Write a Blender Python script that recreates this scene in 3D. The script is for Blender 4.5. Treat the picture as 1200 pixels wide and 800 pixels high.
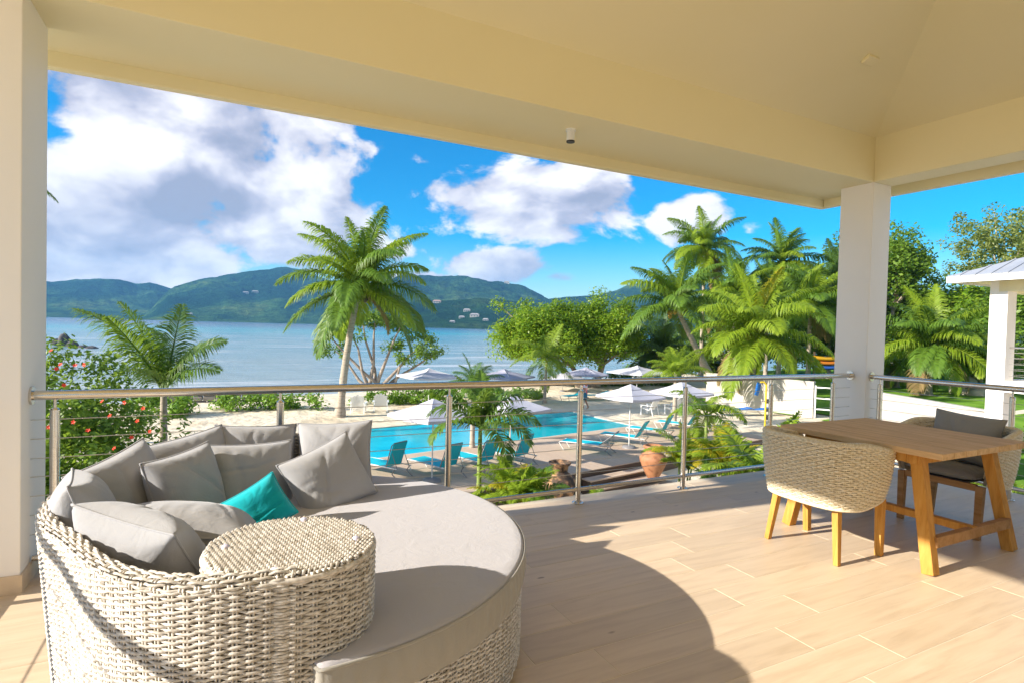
import bpy, math, random
import numpy as np
from mathutils import Vector, Matrix
R = math.radians
for _o in list(bpy.data.objects): bpy.data.objects.remove(_o)
SC = bpy.context.scene
COL = SC.collection

# ------------------------------------------------------------------ camera
FPX, YAW, PITCH, ROLL, CAMH = 668.9, R(27.09), R(-1.379), R(1.456), 1.5
_f = Vector((math.sin(YAW)*math.cos(PITCH), math.cos(YAW)*math.cos(PITCH), math.sin(PITCH)))
_r = Vector((math.cos(YAW), -math.sin(YAW), 0)); _u = _r.cross(_f)
CR = math.cos(ROLL)*_r + math.sin(ROLL)*_u
CU = -math.sin(ROLL)*_r + math.cos(ROLL)*_u
CF = _f
CC = Vector((0, 0, CAMH))
cam = bpy.data.cameras.new('camera'); cam.sensor_width = 36; cam.lens = 36*FPX/1200
cam.clip_start = 0.05; cam.clip_end = 20000
camo = bpy.data.objects.new('camera', cam); COL.objects.link(camo); SC.camera = camo
camo.matrix_world = Matrix(((CR.x, CU.x, -CF.x, CC.x), (CR.y, CU.y, -CF.y, CC.y), (CR.z, CU.z, -CF.z, CC.z), (0, 0, 0, 1)))
def ray(x, y): return CF + CR*((x-600)/FPX) + CU*((400-y)/FPX)      # photo pixel (1200x800) -> direction
def onz(x, y, z):
    d = ray(x, y); return CC + d*((z-CAMH)/d.z)
def atd(x, y, depth): return CC + ray(x, y)*depth                     # depth along the view axis
def azel(x, y):
    d = ray(x, y).normalized(); return math.atan2(d.x, d.y), math.asin(d.z)

# ------------------------------------------------------------------ sky, sun, exposure
SUN_EL, SUN_TILT = R(25), R(5)
SUN_STRENGTH, SKY_STRENGTH, EXPOSURE = 2.5, 0.145, 2.1
to_sun = Vector((-math.cos(SUN_TILT)*math.cos(SUN_EL), math.sin(SUN_TILT)*math.cos(SUN_EL), math.sin(SUN_EL)))
sl = bpy.data.lights.new('sun', 'SUN'); sl.energy = SUN_STRENGTH; sl.angle = R(0.55); sl.color = (1, 0.92, 0.80)
slo = bpy.data.objects.new('sun', sl); COL.objects.link(slo); slo.rotation_euler = to_sun.to_track_quat('Z', 'Y').to_euler()
slo.location = (-30, 5, 20)
vs = SC.view_settings; vs.view_transform = 'Standard'; vs.look = 'None'; vs.gamma = 1; vs.exposure = EXPOSURE; vs.use_curve_mapping = False
cy = SC.cycles
cy.use_denoising = True; cy.max_bounces = 7; cy.diffuse_bounces = 4; cy.glossy_bounces = 3; cy.transmission_bounces = 3
cy.transparent_max_bounces = 6; cy.volume_bounces = 0; cy.sample_clamp_indirect = 6; cy.caustics_reflective = False; cy.caustics_refractive = False

class NT:                                                             # tiny node helper
    def __init__(s, tree): s.t = tree; s.n = tree.nodes; s.l = tree.links
    def new(s, typ, ins=None, **kw):
        n = s.n.new(typ)
        for k, v in kw.items(): setattr(n, k, v)
        for k, v in (ins or {}).items(): s.set(n, k, v)
        return n
    def set(s, n, k, v):
        sock = n.inputs[k]
        if isinstance(v, bpy.types.NodeSocket): s.l.new(v, sock)
        elif isinstance(v, bpy.types.Node): s.l.new(v.outputs[0], sock)
        else:
            if hasattr(sock.default_value, '__len__') and len(sock.default_value) == 4 and len(v) == 3: v = (*v, 1)
            sock.default_value = v
    def math(s, op, a, b=0.0, c=None, clamp=False):
        n = s.n.new('ShaderNodeMath'); n.operation = op; n.use_clamp = clamp
        s.set(n, 0, a); s.set(n, 1, b)
        if c is not None: s.set(n, 2, c)
        return n.outputs[0]
    def mix(s, fac, a, b):
        n = s.n.new('ShaderNodeMix'); n.data_type = 'RGBA'
        s.set(n, 0, fac); s.set(n, 6, a); s.set(n, 7, b); return n.outputs[2]
    def ramp(s, fac, *stops):
        n = s.n.new('ShaderNodeValToRGB'); s.set(n, 0, fac); e = n.color_ramp.elements
        while len(e) < len(stops): e.new(0.5)
        for i, (p, c) in enumerate(stops): e[i].position = p; e[i].color = (*c, 1) if not isinstance(c, (int, float)) else (c, c, c, 1)
        return n.outputs[0]
    def noise(s, vec, scale, detail=4, rough=0.55, dist=0.0, out=0):
        n = s.new('ShaderNodeTexNoise', {'Scale': scale, 'Detail': detail, 'Roughness': rough, 'Distortion': dist})
        if vec is not None: s.set(n, 'Vector', vec)
        return n.outputs[out]

def make_world():
    w = bpy.data.worlds.new('World'); SC.world = w; w.use_nodes = True
    t = NT(w.node_tree); t.n.clear()
    out = t.new('ShaderNodeOutputWorld')
    sky = t.new('ShaderNodeTexSky', sky_type='NISHITA', sun_disc=False)
    sky.sun_elevation = SUN_EL; sky.sun_rotation = math.atan2(to_sun.x, to_sun.y)
    sky.altitude = 0; sky.air_density = 1.0; sky.dust_density = 0.25; sky.ozone_density = 3.0
    hs = t.new('ShaderNodeHueSaturation', {'Saturation': 1.8, 'Value': 0.33, 'Hue': 0.50, 'Color': sky})
    tc = t.new('ShaderNodeTexCoord'); vec = t.new('ShaderNodeVectorMath', {0: tc.outputs['Generated']}, operation='NORMALIZE').outputs[0]
    sx = t.new('ShaderNodeSeparateXYZ', {0: vec})
    az = t.math('ARCTAN2', sx.outputs[0], sx.outputs[1]); el = t.math('ARCSINE', sx.outputs[2])
    # wrap-free sphere noise; clouds flattened vertically
    nv = t.new('ShaderNodeVectorMath', {0: vec, 1: (1, 1, 1.55)}, operation='MULTIPLY').outputs[0]
    warp = t.noise(nv, 2.6, 3, 0.5, out=1)
    wv = t.new('ShaderNodeVectorMath', {0: warp, 1: (0.16, 0.16, 0.16)}, operation='MULTIPLY').outputs[0]
    nvw = t.new('ShaderNodeVectorMath', {0: nv, 1: wv}, operation='ADD').outputs[0]
    n1 = t.noise(nvw, 6.2, 10, 0.57)
    soft = t.noise(nvw, 6.2, 5, 0.52)
    off = t.new('ShaderNodeVectorMath', {0: nvw, 1: (-0.03, 0.006, 0.055)}, operation='ADD').outputs[0]
    n2 = t.noise(off, 6.2, 5, 0.52)
    # cloud banks seen in the photograph: (px, py, half width px, half height px, weight)
    banks = [(230, 150, 215, 75, 1.0), (150, 250, 230, 90, 1.1), (330, 235, 140, 75, 1.05), (60, 310, 240, 40, .85), (390, 290, 120, 30, .6), (618, 235, 150, 44, 1.0), (525, 222, 60, 26, .7), (690, 246, 75, 22, .6),
             (585, 312, 78, 24, .8), (655, 326, 34, 11, .7), (805, 250, 56, 30, .85), (885, 268, 26, 12, .48), (500, 335, 120, 18, .7), (497, 187, 24, 14, .55), (905, 290, 40, 14, .4), (1050, 255, 60, 12, .35), (430, 172, 30, 18, .6)]
    field = None
    for px, py, hw, hh, wt in banks:
        a, e = azel(px, py); k = math.hypot(*( (px-600)/FPX, )) ; sc = 1/(1+((px-600)/FPX)**2)
        du = t.math('MULTIPLY', t.math('SUBTRACT', az, a), FPX/(hw*(sc**.9)))
        dv = t.math('MULTIPLY', t.math('SUBTRACT', el, e), FPX/(hh*(sc**.5)))
        d = t.math('ADD', t.math('MULTIPLY', du, du), t.math('MULTIPLY', dv, dv))
        g = t.math('MULTIPLY', t.math('EXPONENT', t.math('MULTIPLY', d, -0.8)), wt)
        field = g if field is None else t.math('MAXIMUM', field, g)
    # elsewhere: scattered fair-weather cloud of the same make
    front = t.math('MULTIPLY', sx.outputs[0], math.sin(YAW)); front = t.math('ADD', front, t.math('MULTIPLY', sx.outputs[1], math.cos(YAW)))
    away = t.new('ShaderNodeMapRange', {'Value': front, 'From Min': 0.55, 'From Max': 0.2, 'To Min': 0.0, 'To Max': 0.5}).outputs[0]
    field = t.math('MAXIMUM', field, away)
    dens = t.math('ADD', field, t.math('MULTIPLY', t.math('SUBTRACT', n1, 0.5), 2.3))
    cov = t.new('ShaderNodeMapRange', {'Value': dens, 'From Min': 0.40, 'From Max': 0.62}, interpolation_type='SMOOTHSTEP').outputs[0]
    shade = t.math('ADD', 0.60, t.math('MULTIPLY', t.math('SUBTRACT', soft, n2), 3.2))
    shade = t.math('ADD', shade, t.math('MULTIPLY', t.math('SUBTRACT', n1, 0.5), 0.55))
    low = t.new('ShaderNodeMapRange', {'Value': el, 'From Min': 0.24, 'From Max': 0.08, 'To Min': 0.0, 'To Max': 1.0}).outputs[0]
    shade = t.math('SUBTRACT', shade, t.math('MULTIPLY', t.math('MULTIPLY', low, t.math('SUBTRACT', dens, 0.5)), 0.8), clamp=True)
    ccol = t.ramp(shade, (0.0, (0.36, 0.39, 0.51)), (0.35, (0.52, 0.53, 0.65)), (0.62, (0.76, 0.75, 0.82)), (0.85, (0.97, 0.95, 0.96)), (1.0, (1.04, 1.02, 1.0)))
    skyb = t.new('ShaderNodeBackground', {'Color': hs, 'Strength': SKY_STRENGTH})
    cb = t.new('ShaderNodeBackground', {'Color': ccol, 'Strength': 0.28})
    up = t.new('ShaderNodeMapRange', {'Value': el, 'From Min': -0.01, 'From Max': 0.04}).outputs[0]
    mx = t.new('ShaderNodeMixShader', {0: t.math('MULTIPLY', cov, up), 1: skyb, 2: cb})
    t.l.new(mx.outputs[0], out.inputs[0])
make_world()

# ------------------------------------------------------------------ materials
MATS = {}
def pm(name, c1, c2=None, scale=6, rough=0.6, bump=0.0, bscale=None, metal=0.0, stretch=(1, 1, 1), detail=5, spec=0.5, coord='Object', c3=None, sheen=0, bdist=0.02, lo=.35, hi=.65):
    m = bpy.data.materials.new(name); m.use_nodes = True; t = NT(m.node_tree); b = t.n['Principled BSDF']
    b.inputs['Roughness'].default_value = rough; b.inputs['Metallic'].default_value = metal; b.inputs['Specular IOR Level'].default_value = spec
    if sheen: b.inputs['Sheen Weight'].default_value = sheen
    if c2 is None: b.inputs['Base Color'].default_value = (*c1, 1)
    tc = t.new('ShaderNodeTexCoord'); mp = t.new('ShaderNodeMapping', {'Vector': tc.outputs[coord], 'Scale': stretch})
    if c2 is not None:
        n = t.noise(mp.outputs[0], scale, detail)
        stops = [(lo, c1), (hi, c2)] if c3 is None else [(lo, c1), ((lo+hi)/2, c2), (hi, c3)]
        t.l.new(t.ramp(n, *stops), b.inputs['Base Color'])
    if bump:
        n = t.noise(mp.outputs[0], bscale or scale*4, 4)
        bp = t.new('ShaderNodeBump', {'Height': n, 'Strength': bump, 'Distance': bdist}); t.l.new(bp.outputs[0], b.inputs['Normal'])
    MATS[name] = m; return m
def leafmat(name, c1, c2, trans=0.35, rough=0.45, c3=None):
    m = bpy.data.materials.new(name); m.use_nodes = True; t = NT(m.node_tree); b = t.n['Principled BSDF']; out = t.n['Material Output']
    g = t.new('ShaderNodeNewGeometry'); tc = t.new('ShaderNodeTexCoord')
    n = t.noise(tc.outputs['Object'], 1.7, 2)
    f = t.math('ADD', t.math('MULTIPLY', g.outputs['Random Per Island'], 0.6), t.math('MULTIPLY', t.math('SUBTRACT', n, 0.3), 0.9), clamp=True)
    col = t.mix(f, c1, c2) if c3 is None else t.ramp(f, (0.1, c1), (0.55, c2), (0.95, c3))
    t.l.new(col, b.inputs['Base Color']); b.inputs['Roughness'].default_value = rough; b.inputs['Specular IOR Level'].default_value = 0.35
    tr = t.new('ShaderNodeBsdfTranslucent', {'Color': t.mix(0.5, col, (0.45, 0.62, 0.06))})
    mx = t.new('ShaderNodeMixShader', {0: trans, 1: b, 2: tr}); t.l.new(mx.outputs[0], out.inputs[0])
    MATS[name] = m; return m

pm('paint_white', (0.90, 0.855, 0.80), (0.92, 0.875, 0.825), 1.2, 0.55, 0.05, 60, bdist=.002)
pm('paint_cream', (0.89, 0.795, 0.50), (0.91, 0.815, 0.53), 0.8, 0.5, 0.04, 50, bdist=.002)
pm('steel', (0.62, 0.58, 0.52), (0.70, 0.66, 0.60), 30, 0.24, metal=1.0, stretch=(.2, 4, 4))
pm('steel_cable', (0.55, 0.53, 0.48), rough=0.35, metal=1.0)
pm('grout', (0.70, 0.60, 0.46), rough=0.8)
pm('concrete', (0.42, 0.38, 0.34), (0.5, 0.46, 0.42), 3, 0.85, 0.2, 30)
pm('metal_roof', (0.30, 0.32, 0.36), (0.34, 0.36, 0.40), 2, 0.45)
pm('plastic_white', (0.8, 0.8, 0.78), rough=0.35)
pm('plastic_dark', (0.03, 0.03, 0.035), rough=0.4)
pm('rubber_clear', (0.66, 0.63, 0.78), rough=0.3)
pm('wicker', (0.42, 0.375, 0.31), (0.59, 0.545, 0.48), 45, 0.5, detail=2, c3=(0.74, 0.70, 0.64))
pm('wicker_chair', (0.68, 0.57, 0.38), (0.78, 0.68, 0.49), 60, 0.5, detail=2, c3=(0.86, 0.78, 0.62))
pm('wicker_backing', (0.30, 0.26, 0.20), rough=0.8)
pm('sand', (0.60, 0.50, 0.36), (0.74, 0.65, 0.50), 0.35, 0.95, 0.7, 1.6, c3=(0.68, 0.58, 0.43), spec=.1, bdist=.25)
pm('lawn', (0.10, 0.22, 0.02), (0.20, 0.36, 0.04), 0.5, 0.9, 0.6, 25, spec=.1, bdist=.06)
pm('soil', (0.06, 0.045, 0.03), (0.11, 0.08, 0.05), 4, 0.95, 0.5, 20)
pm('deck_wood', (0.40, 0.285, 0.20), (0.53, 0.40, 0.29), 2.5, 0.75, 0.2, 20, stretch=(.25, 4, 4), c3=(0.60, 0.47, 0.35))
pm('riser_wood', (0.07, 0.045, 0.03), (0.12, 0.08, 0.055), 3, 0.7, stretch=(.3, 3, 3))
pm('pool_tile', (0.10, 0.50, 0.58), (0.14, 0.58, 0.66), 3, 0.4)
pm('terracotta', (0.22, 0.085, 0.035), (0.42, 0.19, 0.09), 4, 0.65, 0.3, 14, c3=(0.33, 0.14, 0.06))
pm('terracotta_aged', (0.03, 0.02, 0.014), (0.10, 0.06, 0.035), 3.5, 0.75, 0.5, 14, c3=(0.46, 0.25, 0.12), lo=.40, hi=.60)
pm('sling_turquoise', (0.0, 0.46, 0.56), (0.01, 0.52, 0.62), 30, 0.6)
pm('sling_blue', (0.01, 0.14, 0.50), (0.02, 0.18, 0.58), 30, 0.6)
pm('frame_white', (0.66, 0.66, 0.64), rough=0.4)
pm('frame_grey', (0.22, 0.21, 0.21), rough=0.45)
pm('canvas_white', (0.47, 0.46, 0.51), (0.53, 0.52, 0.56), 2, 0.8, 0.1, 40)
pm('canvas_grey', (0.30, 0.30, 0.38), (0.36, 0.36, 0.44), 2, 0.8)
pm('bark_palm', (0.24, 0.19, 0.15), (0.44, 0.37, 0.29), 2.2, 0.9, 0.5, 9, stretch=(1, 1, 5), c3=(0.33, 0.27, 0.21))
pm('bark_green', (0.12, 0.22, 0.035), (0.30, 0.34, 0.09), 2.0, 0.6, 0.2, 9, stretch=(1, 1, 6))
pm('bark_tree', (0.22, 0.17, 0.13), (0.40, 0.33, 0.26), 3, 0.9, 0.5, 9)
pm('coconut', (0.30, 0.20, 0.03), (0.50, 0.33, 0.05), 3, 0.5)
pm('coconut_brown', (0.05, 0.035, 0.02), (0.12, 0.09, 0.03), 3, 0.6)
pm('stone', (0.16, 0.14, 0.12), (0.34, 0.30, 0.26), 1.3, 0.9, 0.6, 6, c3=(0.24, 0.21, 0.18))
pm('stone_dark', (0.035, 0.035, 0.04), (0.09, 0.085, 0.085), 1.0, 0.8, 0.6, 3)
pm('stone_pale', (0.42, 0.36, 0.28), (0.58, 0.51, 0.42), 1.0, 0.9, 0.5, 5)
pm('wall_render', (0.44, 0.405, 0.36), (0.52, 0.485, 0.44), 0.6, 0.8, 0.1, 20)
pm('house_wall', (0.42, 0.40, 0.35), rough=0.8); pm('house_roof', (0.42, 0.25, 0.2), rough=0.8); pm('house_roof_pale', (0.34, 0.32, 0.31), rough=0.8)
pm('kayak_yellow', (0.50, 0.28, 0.01), rough=0.45); pm('kayak_orange', (0.48, 0.15, 0.01), rough=0.45); pm('kayak_blue', (0.02, 0.08, 0.32), rough=0.35)
pm('yellow_paint', (0.72, 0.50, 0.02), rough=0.45)
pm('petal_red', (0.75, 0.035, 0.01), (0.85, 0.09, 0.02), 9, 0.5)
pm('skin', (0.42, 0.22, 0.14), rough=0.5); pm('hair', (0.03, 0.02, 0.015), rough=0.6)
pm('shirt', (0.70, 0.10, 0.10), (0.80, 0.72, 0.72), 9, 0.8, lo=.48, hi=.52); pm('shorts', (0.03, 0.16, 0.26), rough=0.8); pm('towel_blue', (0.03, 0.06, 0.35), (0.75, 0.75, 0.8), 8, 0.9, lo=.5, hi=.53)
leafmat('frond_green', (0.060, 0.132, 0.017), (0.154, 0.264, 0.029))
leafmat('frond_bright', (0.137, 0.247, 0.017), (0.326, 0.409, 0.029), .45)
leafmat('frond_yellow', (0.292, 0.314, 0.017), (0.583, 0.409, 0.025), .45)
leafmat('frond_dead', (0.16, 0.10, 0.04), (0.34, 0.24, 0.11), .3, .8)
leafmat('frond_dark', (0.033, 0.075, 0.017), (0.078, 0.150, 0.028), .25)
leafmat('frond_young', (0.051, 0.108, 0.017), (0.129, 0.215, 0.041))
leafmat('leaf_bright', (0.077, 0.182, 0.013), (0.189, 0.314, 0.017), .45, .4, (0.343, 0.409, 0.029))
leafmat('leaf_mid', (0.060, 0.141, 0.017), (0.206, 0.314, 0.033), .4, .4)
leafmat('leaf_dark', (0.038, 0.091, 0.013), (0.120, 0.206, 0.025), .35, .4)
leafmat('leaf_pale', (0.120, 0.165, 0.041), (0.292, 0.314, 0.083), .4)
leafmat('leaf_cover', (0.086, 0.215, 0.017), (0.223, 0.363, 0.033), .35)

def fabric(name, col, dark):
    m = bpy.data.materials.new(name); m.use_nodes = True; t = NT(m.node_tree); b = t.n['Principled BSDF']
    tc = t.new('ShaderNodeTexCoord'); v = tc.outputs['Object']
    big = t.noise(v, 4, 3); fine = t.noise(v, 420, 2)
    c = t.mix(t.math('ADD', t.math('MULTIPLY', big, .5), t.math('MULTIPLY', fine, .5)), dark, col)
    t.l.new(c, b.inputs['Base Color']); b.inputs['Roughness'].default_value = .9; b.inputs['Specular IOR Level'].default_value = .15; b.inputs['Sheen Weight'].default_value = .25
    cr = t.noise(v, 9, 4, .6, 1.2)
    h = t.math('ADD', t.math('MULTIPLY', cr, 1.0), t.math('MULTIPLY', fine, .05))
    t.l.new(t.new('ShaderNodeBump', {'Height': h, 'Strength': .16, 'Distance': .03}).outputs[0], b.inputs['Normal'])
    MATS[name] = m
fabric('cushion_grey', (0.42, 0.42, 0.435), (0.31, 0.31, 0.325))
fabric('mattress_grey', (0.48, 0.465, 0.49), (0.40, 0.385, 0.405))
fabric('mattress_side', (0.38, 0.36, 0.32), (0.29, 0.275, 0.24))
fabric('cushion_teal', (0.005, 0.46, 0.52), (0.0, 0.33, 0.39))
fabric('cushion_dark', (0.31, 0.295, 0.27), (0.23, 0.22, 0.20))

def tile_material():
    m = bpy.data.materials.new('tile_wood'); m.use_nodes = True; t = NT(m.node_tree); b = t.n['Principled BSDF']
    tc = t.new('ShaderNodeTexCoord'); oi = t.new('ShaderNodeObjectInfo')
    sh = t.new('ShaderNodeVectorMath', {0: tc.outputs['Object'], 1: t.new('ShaderNodeVectorMath', {0: oi.outputs['Location'], 1: (7.3, 3.1, 0)}, operation='MULTIPLY').outputs[0]}, operation='ADD').outputs[0]
    g1 = t.new('ShaderNodeMapping', {'Vector': sh, 'Scale': (1.1, 11, 1)}).outputs[0]
    n1 = t.noise(g1, 1.6, 6, .6, .6); n2 = t.noise(t.new('ShaderNodeMapping', {'Vector': sh, 'Scale': (2, 60, 1)}).outputs[0], 2, 4)
    base = t.ramp(n1, (.25, (.57, .43, .285)), (.5, (.68, .535, .37)), (.75, (.74, .595, .43)))
    base = t.mix(t.math('MULTIPLY', n2, .22), base, (.42, .31, .22))
    var = t.math('ADD', .93, t.math('MULTIPLY', oi.outputs['Random'], .13))
    hsv = t.new('ShaderNodeHueSaturation', {'Color': base, 'Value': var})
    vo = t.new('ShaderNodeTexVoronoi', {'Vector': t.new('ShaderNodeMapping', {'Vector': sh, 'Scale': (1.2, 2.6, 1)}).outputs[0], 'Scale': 1.6})
    kn = t.math('ADD', vo.outputs['Distance'], t.math('MULTIPLY', t.noise(sh, 30, 3), .06))
    knot = t.new('ShaderNodeMapRange', {'Value': kn, 'From Min': .055, 'From Max': .085, 'To Min': .75, 'To Max': 0}).outputs[0]
    c = t.mix(knot, hsv.outputs[0], (.20, .12, .075))
    t.l.new(c, b.inputs['Base Color'])
    t.l.new(t.math('ADD', .36, t.math('MULTIPLY', n1, .2)), b.inputs['Roughness'])
    t.l.new(t.new('ShaderNodeBump', {'Height': n2, 'Strength': .12, 'Distance': .004}).outputs[0], b.inputs['Normal'])
    MATS['tile_wood'] = m
tile_material()
def teak(name, a, b_, c):
    m = bpy.data.materials.new(name); m.use_nodes = True; t = NT(m.node_tree); b = t.n['Principled BSDF']
    tc = t.new('ShaderNodeTexCoord'); oi = t.new('ShaderNodeObjectInfo')
    sh = t.new('ShaderNodeVectorMath', {0: tc.outputs['Object'], 1: t.new('ShaderNodeVectorMath', {0: oi.outputs['Random'], 1: (9, 5, 3)}, operation='MULTIPLY').outputs[0]}, operation='ADD').outputs[0]
    g = t.new('ShaderNodeMapping', {'Vector': sh, 'Scale': (9, .9, 9) if name != 'teak_leg' else (12, 12, 1.2)}).outputs[0]
    n = t.noise(g, 2.2, 6, .65, .8)
    t.l.new(t.ramp(n, (.3, a), (.5, b_), (.72, c)), b.inputs['Base Color']); b.inputs['Roughness'].default_value = .68; b.inputs['Specular IOR Level'].default_value = .12
    t.l.new(t.new('ShaderNodeBump', {'Height': n, 'Strength': .15, 'Distance': .004}).outputs[0], b.inputs['Normal'])
    MATS[name] = m
teak('teak_top', (.50, .31, .14), (.66, .43, .215), (.75, .52, .29))
teak('teak_leg', (.42, .19, .04), (.56, .28, .065), (.64, .36, .10))
teak('teak_brown', (.30, .155, .055), (.40, .22, .09), (.47, .28, .13))

def water_materials():
    m = bpy.data.materials.new('pool_water'); m.use_nodes = True; t = NT(m.node_tree); b = t.n['Principled BSDF']
    tc = t.new('ShaderNodeTexCoord'); v = tc.outputs['Object']
    n = t.noise(v, 1.1, 3, .5, .8)
    t.l.new(t.ramp(n, (.3, (0.0, .40, .52)), (.7, (.01, .50, .60))), b.inputs['Base Color']); b.inputs['Roughness'].default_value = .06; b.inputs['IOR'].default_value = 1.33
    t.l.new(t.new('ShaderNodeBump', {'Height': t.noise(v, 5, 3), 'Strength': .12, 'Distance': .05}).outputs[0], b.inputs['Normal'])
    MATS['pool_water'] = m
    m = bpy.data.materials.new('sea_water'); m.use_nodes = True; t = NT(m.node_tree); b = t.n['Principled BSDF']
    tc = t.new('ShaderNodeTexCoord'); v = tc.outputs['Object']; sp = t.new('ShaderNodeSeparateXYZ', {0: v})
    wob = t.math('ADD', sp.outputs[1], t.math('MULTIPLY', t.noise(t.new('ShaderNodeMapping', {'Vector': v, 'Scale': (1, 2, 1)}).outputs[0], .006, 4), 260))
    f = t.new('ShaderNodeMapRange', {'Value': wob, 'From Min': 150, 'From Max': 1000}).outputs[0]
    deep = t.ramp(f, (0.0, (.36, .42, .42)), (.10, (.24, .36, .40)), (.26, (.10, .30, .38)), (.42, (.02, .34, .42)), (.6, (.04, .24, .36)), (1.0, (.06, .15, .27)))
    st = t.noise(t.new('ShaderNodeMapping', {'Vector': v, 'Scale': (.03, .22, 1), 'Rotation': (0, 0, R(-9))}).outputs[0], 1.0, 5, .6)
    foam_glitter = t.new('ShaderNodeMapRange', {'Value': st, 'From Min': .52, 'From Max': .68, 'To Min': 0, 'To Max': .75}).outputs[0]  # pale streaks: foam lines, with sun glitter painted into the colour
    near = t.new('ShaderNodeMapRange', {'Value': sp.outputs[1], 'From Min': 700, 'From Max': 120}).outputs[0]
    t.l.new(t.mix(t.math('MULTIPLY', foam_glitter, near), deep, (.75, .76, .78)), b.inputs['Base Color'])
    b.inputs['Roughness'].default_value = .16; b.inputs['IOR'].default_value = 1.33
    w1 = t.noise(t.new('ShaderNodeMapping', {'Vector': v, 'Scale': (.25, .9, 1), 'Rotation': (0, 0, R(-9))}).outputs[0], 1.0, 5, .6)
    w2 = t.noise(v, .08, 3)
    t.l.new(t.new('ShaderNodeBump', {'Height': t.math('ADD', w1, t.math('MULTIPLY', w2, 2)), 'Strength': .55, 'Distance': .5}).outputs[0], b.inputs['Normal'])
    MATS['sea_water'] = m
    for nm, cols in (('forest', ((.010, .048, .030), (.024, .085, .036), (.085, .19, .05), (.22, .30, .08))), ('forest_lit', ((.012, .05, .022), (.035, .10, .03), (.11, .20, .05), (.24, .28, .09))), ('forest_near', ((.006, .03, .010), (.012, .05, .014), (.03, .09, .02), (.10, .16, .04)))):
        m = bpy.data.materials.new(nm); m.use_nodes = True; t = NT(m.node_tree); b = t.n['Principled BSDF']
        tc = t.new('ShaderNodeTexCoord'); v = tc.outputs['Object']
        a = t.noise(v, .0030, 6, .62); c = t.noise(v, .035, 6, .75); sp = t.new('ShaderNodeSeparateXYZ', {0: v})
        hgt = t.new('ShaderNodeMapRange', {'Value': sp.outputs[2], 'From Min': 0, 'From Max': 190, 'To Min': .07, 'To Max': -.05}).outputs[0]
        col = t.ramp(t.math('ADD', a, hgt), *zip((.38, .50, .60, .72), cols))  # brighter greens paint sunlit patches into the slope colour, mostly low down
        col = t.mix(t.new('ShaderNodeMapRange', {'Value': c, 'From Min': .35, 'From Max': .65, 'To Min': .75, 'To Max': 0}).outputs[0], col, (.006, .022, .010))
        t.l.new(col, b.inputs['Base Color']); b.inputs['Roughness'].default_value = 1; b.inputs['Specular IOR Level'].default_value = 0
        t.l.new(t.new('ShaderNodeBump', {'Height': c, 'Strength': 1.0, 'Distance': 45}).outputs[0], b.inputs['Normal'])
        MATS[nm] = m
water_materials()

# ------------------------------------------------------------------ mesh helpers
def tag(o, label=None, cat=None, group=None, kind=None):
    if label: o['label'] = label
    if cat: o['category'] = cat
    if group: o['group'] = group
    if kind: o['kind'] = kind
    return o
def empty(name, loc=(0, 0, 0), rz=0.0, label=None, cat=None, group=None):
    o = bpy.data.objects.new(name, None); COL.objects.link(o); o.location = loc; o.rotation_euler = (0, 0, rz); o.empty_display_size = .2
    return tag(o, label, cat, group)
def link(name, me, mat, parent=None, loc=None, rot=None, scale=None):
    o = bpy.data.objects.new(name, me); COL.objects.link(o)
    if mat is not None:
        if len(me.materials) == 0: me.materials.append(MATS[mat])
        elif me.materials[0] != MATS[mat]:
            o.material_slots[0].link = 'OBJECT'; o.material_slots[0].material = MATS[mat]
    if parent is not None: o.parent = parent
    if loc is not None: o.location = loc
    if rot is not None: o.rotation_euler = rot
    if scale is not None: o.scale = (scale,)*3 if isinstance(scale, (int, float)) else scale
    return o
def arrays_mesh(name, V, F, smooth=True):
    V = np.asarray(V, np.float32); F = np.asarray(F, np.int32); k = F.shape[1]
    me = bpy.data.meshes.new(name); me.vertices.add(len(V)); me.vertices.foreach_set('co', V.ravel())
    me.loops.add(F.size); me.loops.foreach_set('vertex_index', F.ravel())
    me.polygons.add(len(F)); me.polygons.foreach_set('loop_start', np.arange(0, F.size, k, dtype=np.int32))
    me.polygons.foreach_set('use_smooth', np.full(len(F), smooth)); me.update(calc_edges=True); return me
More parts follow.
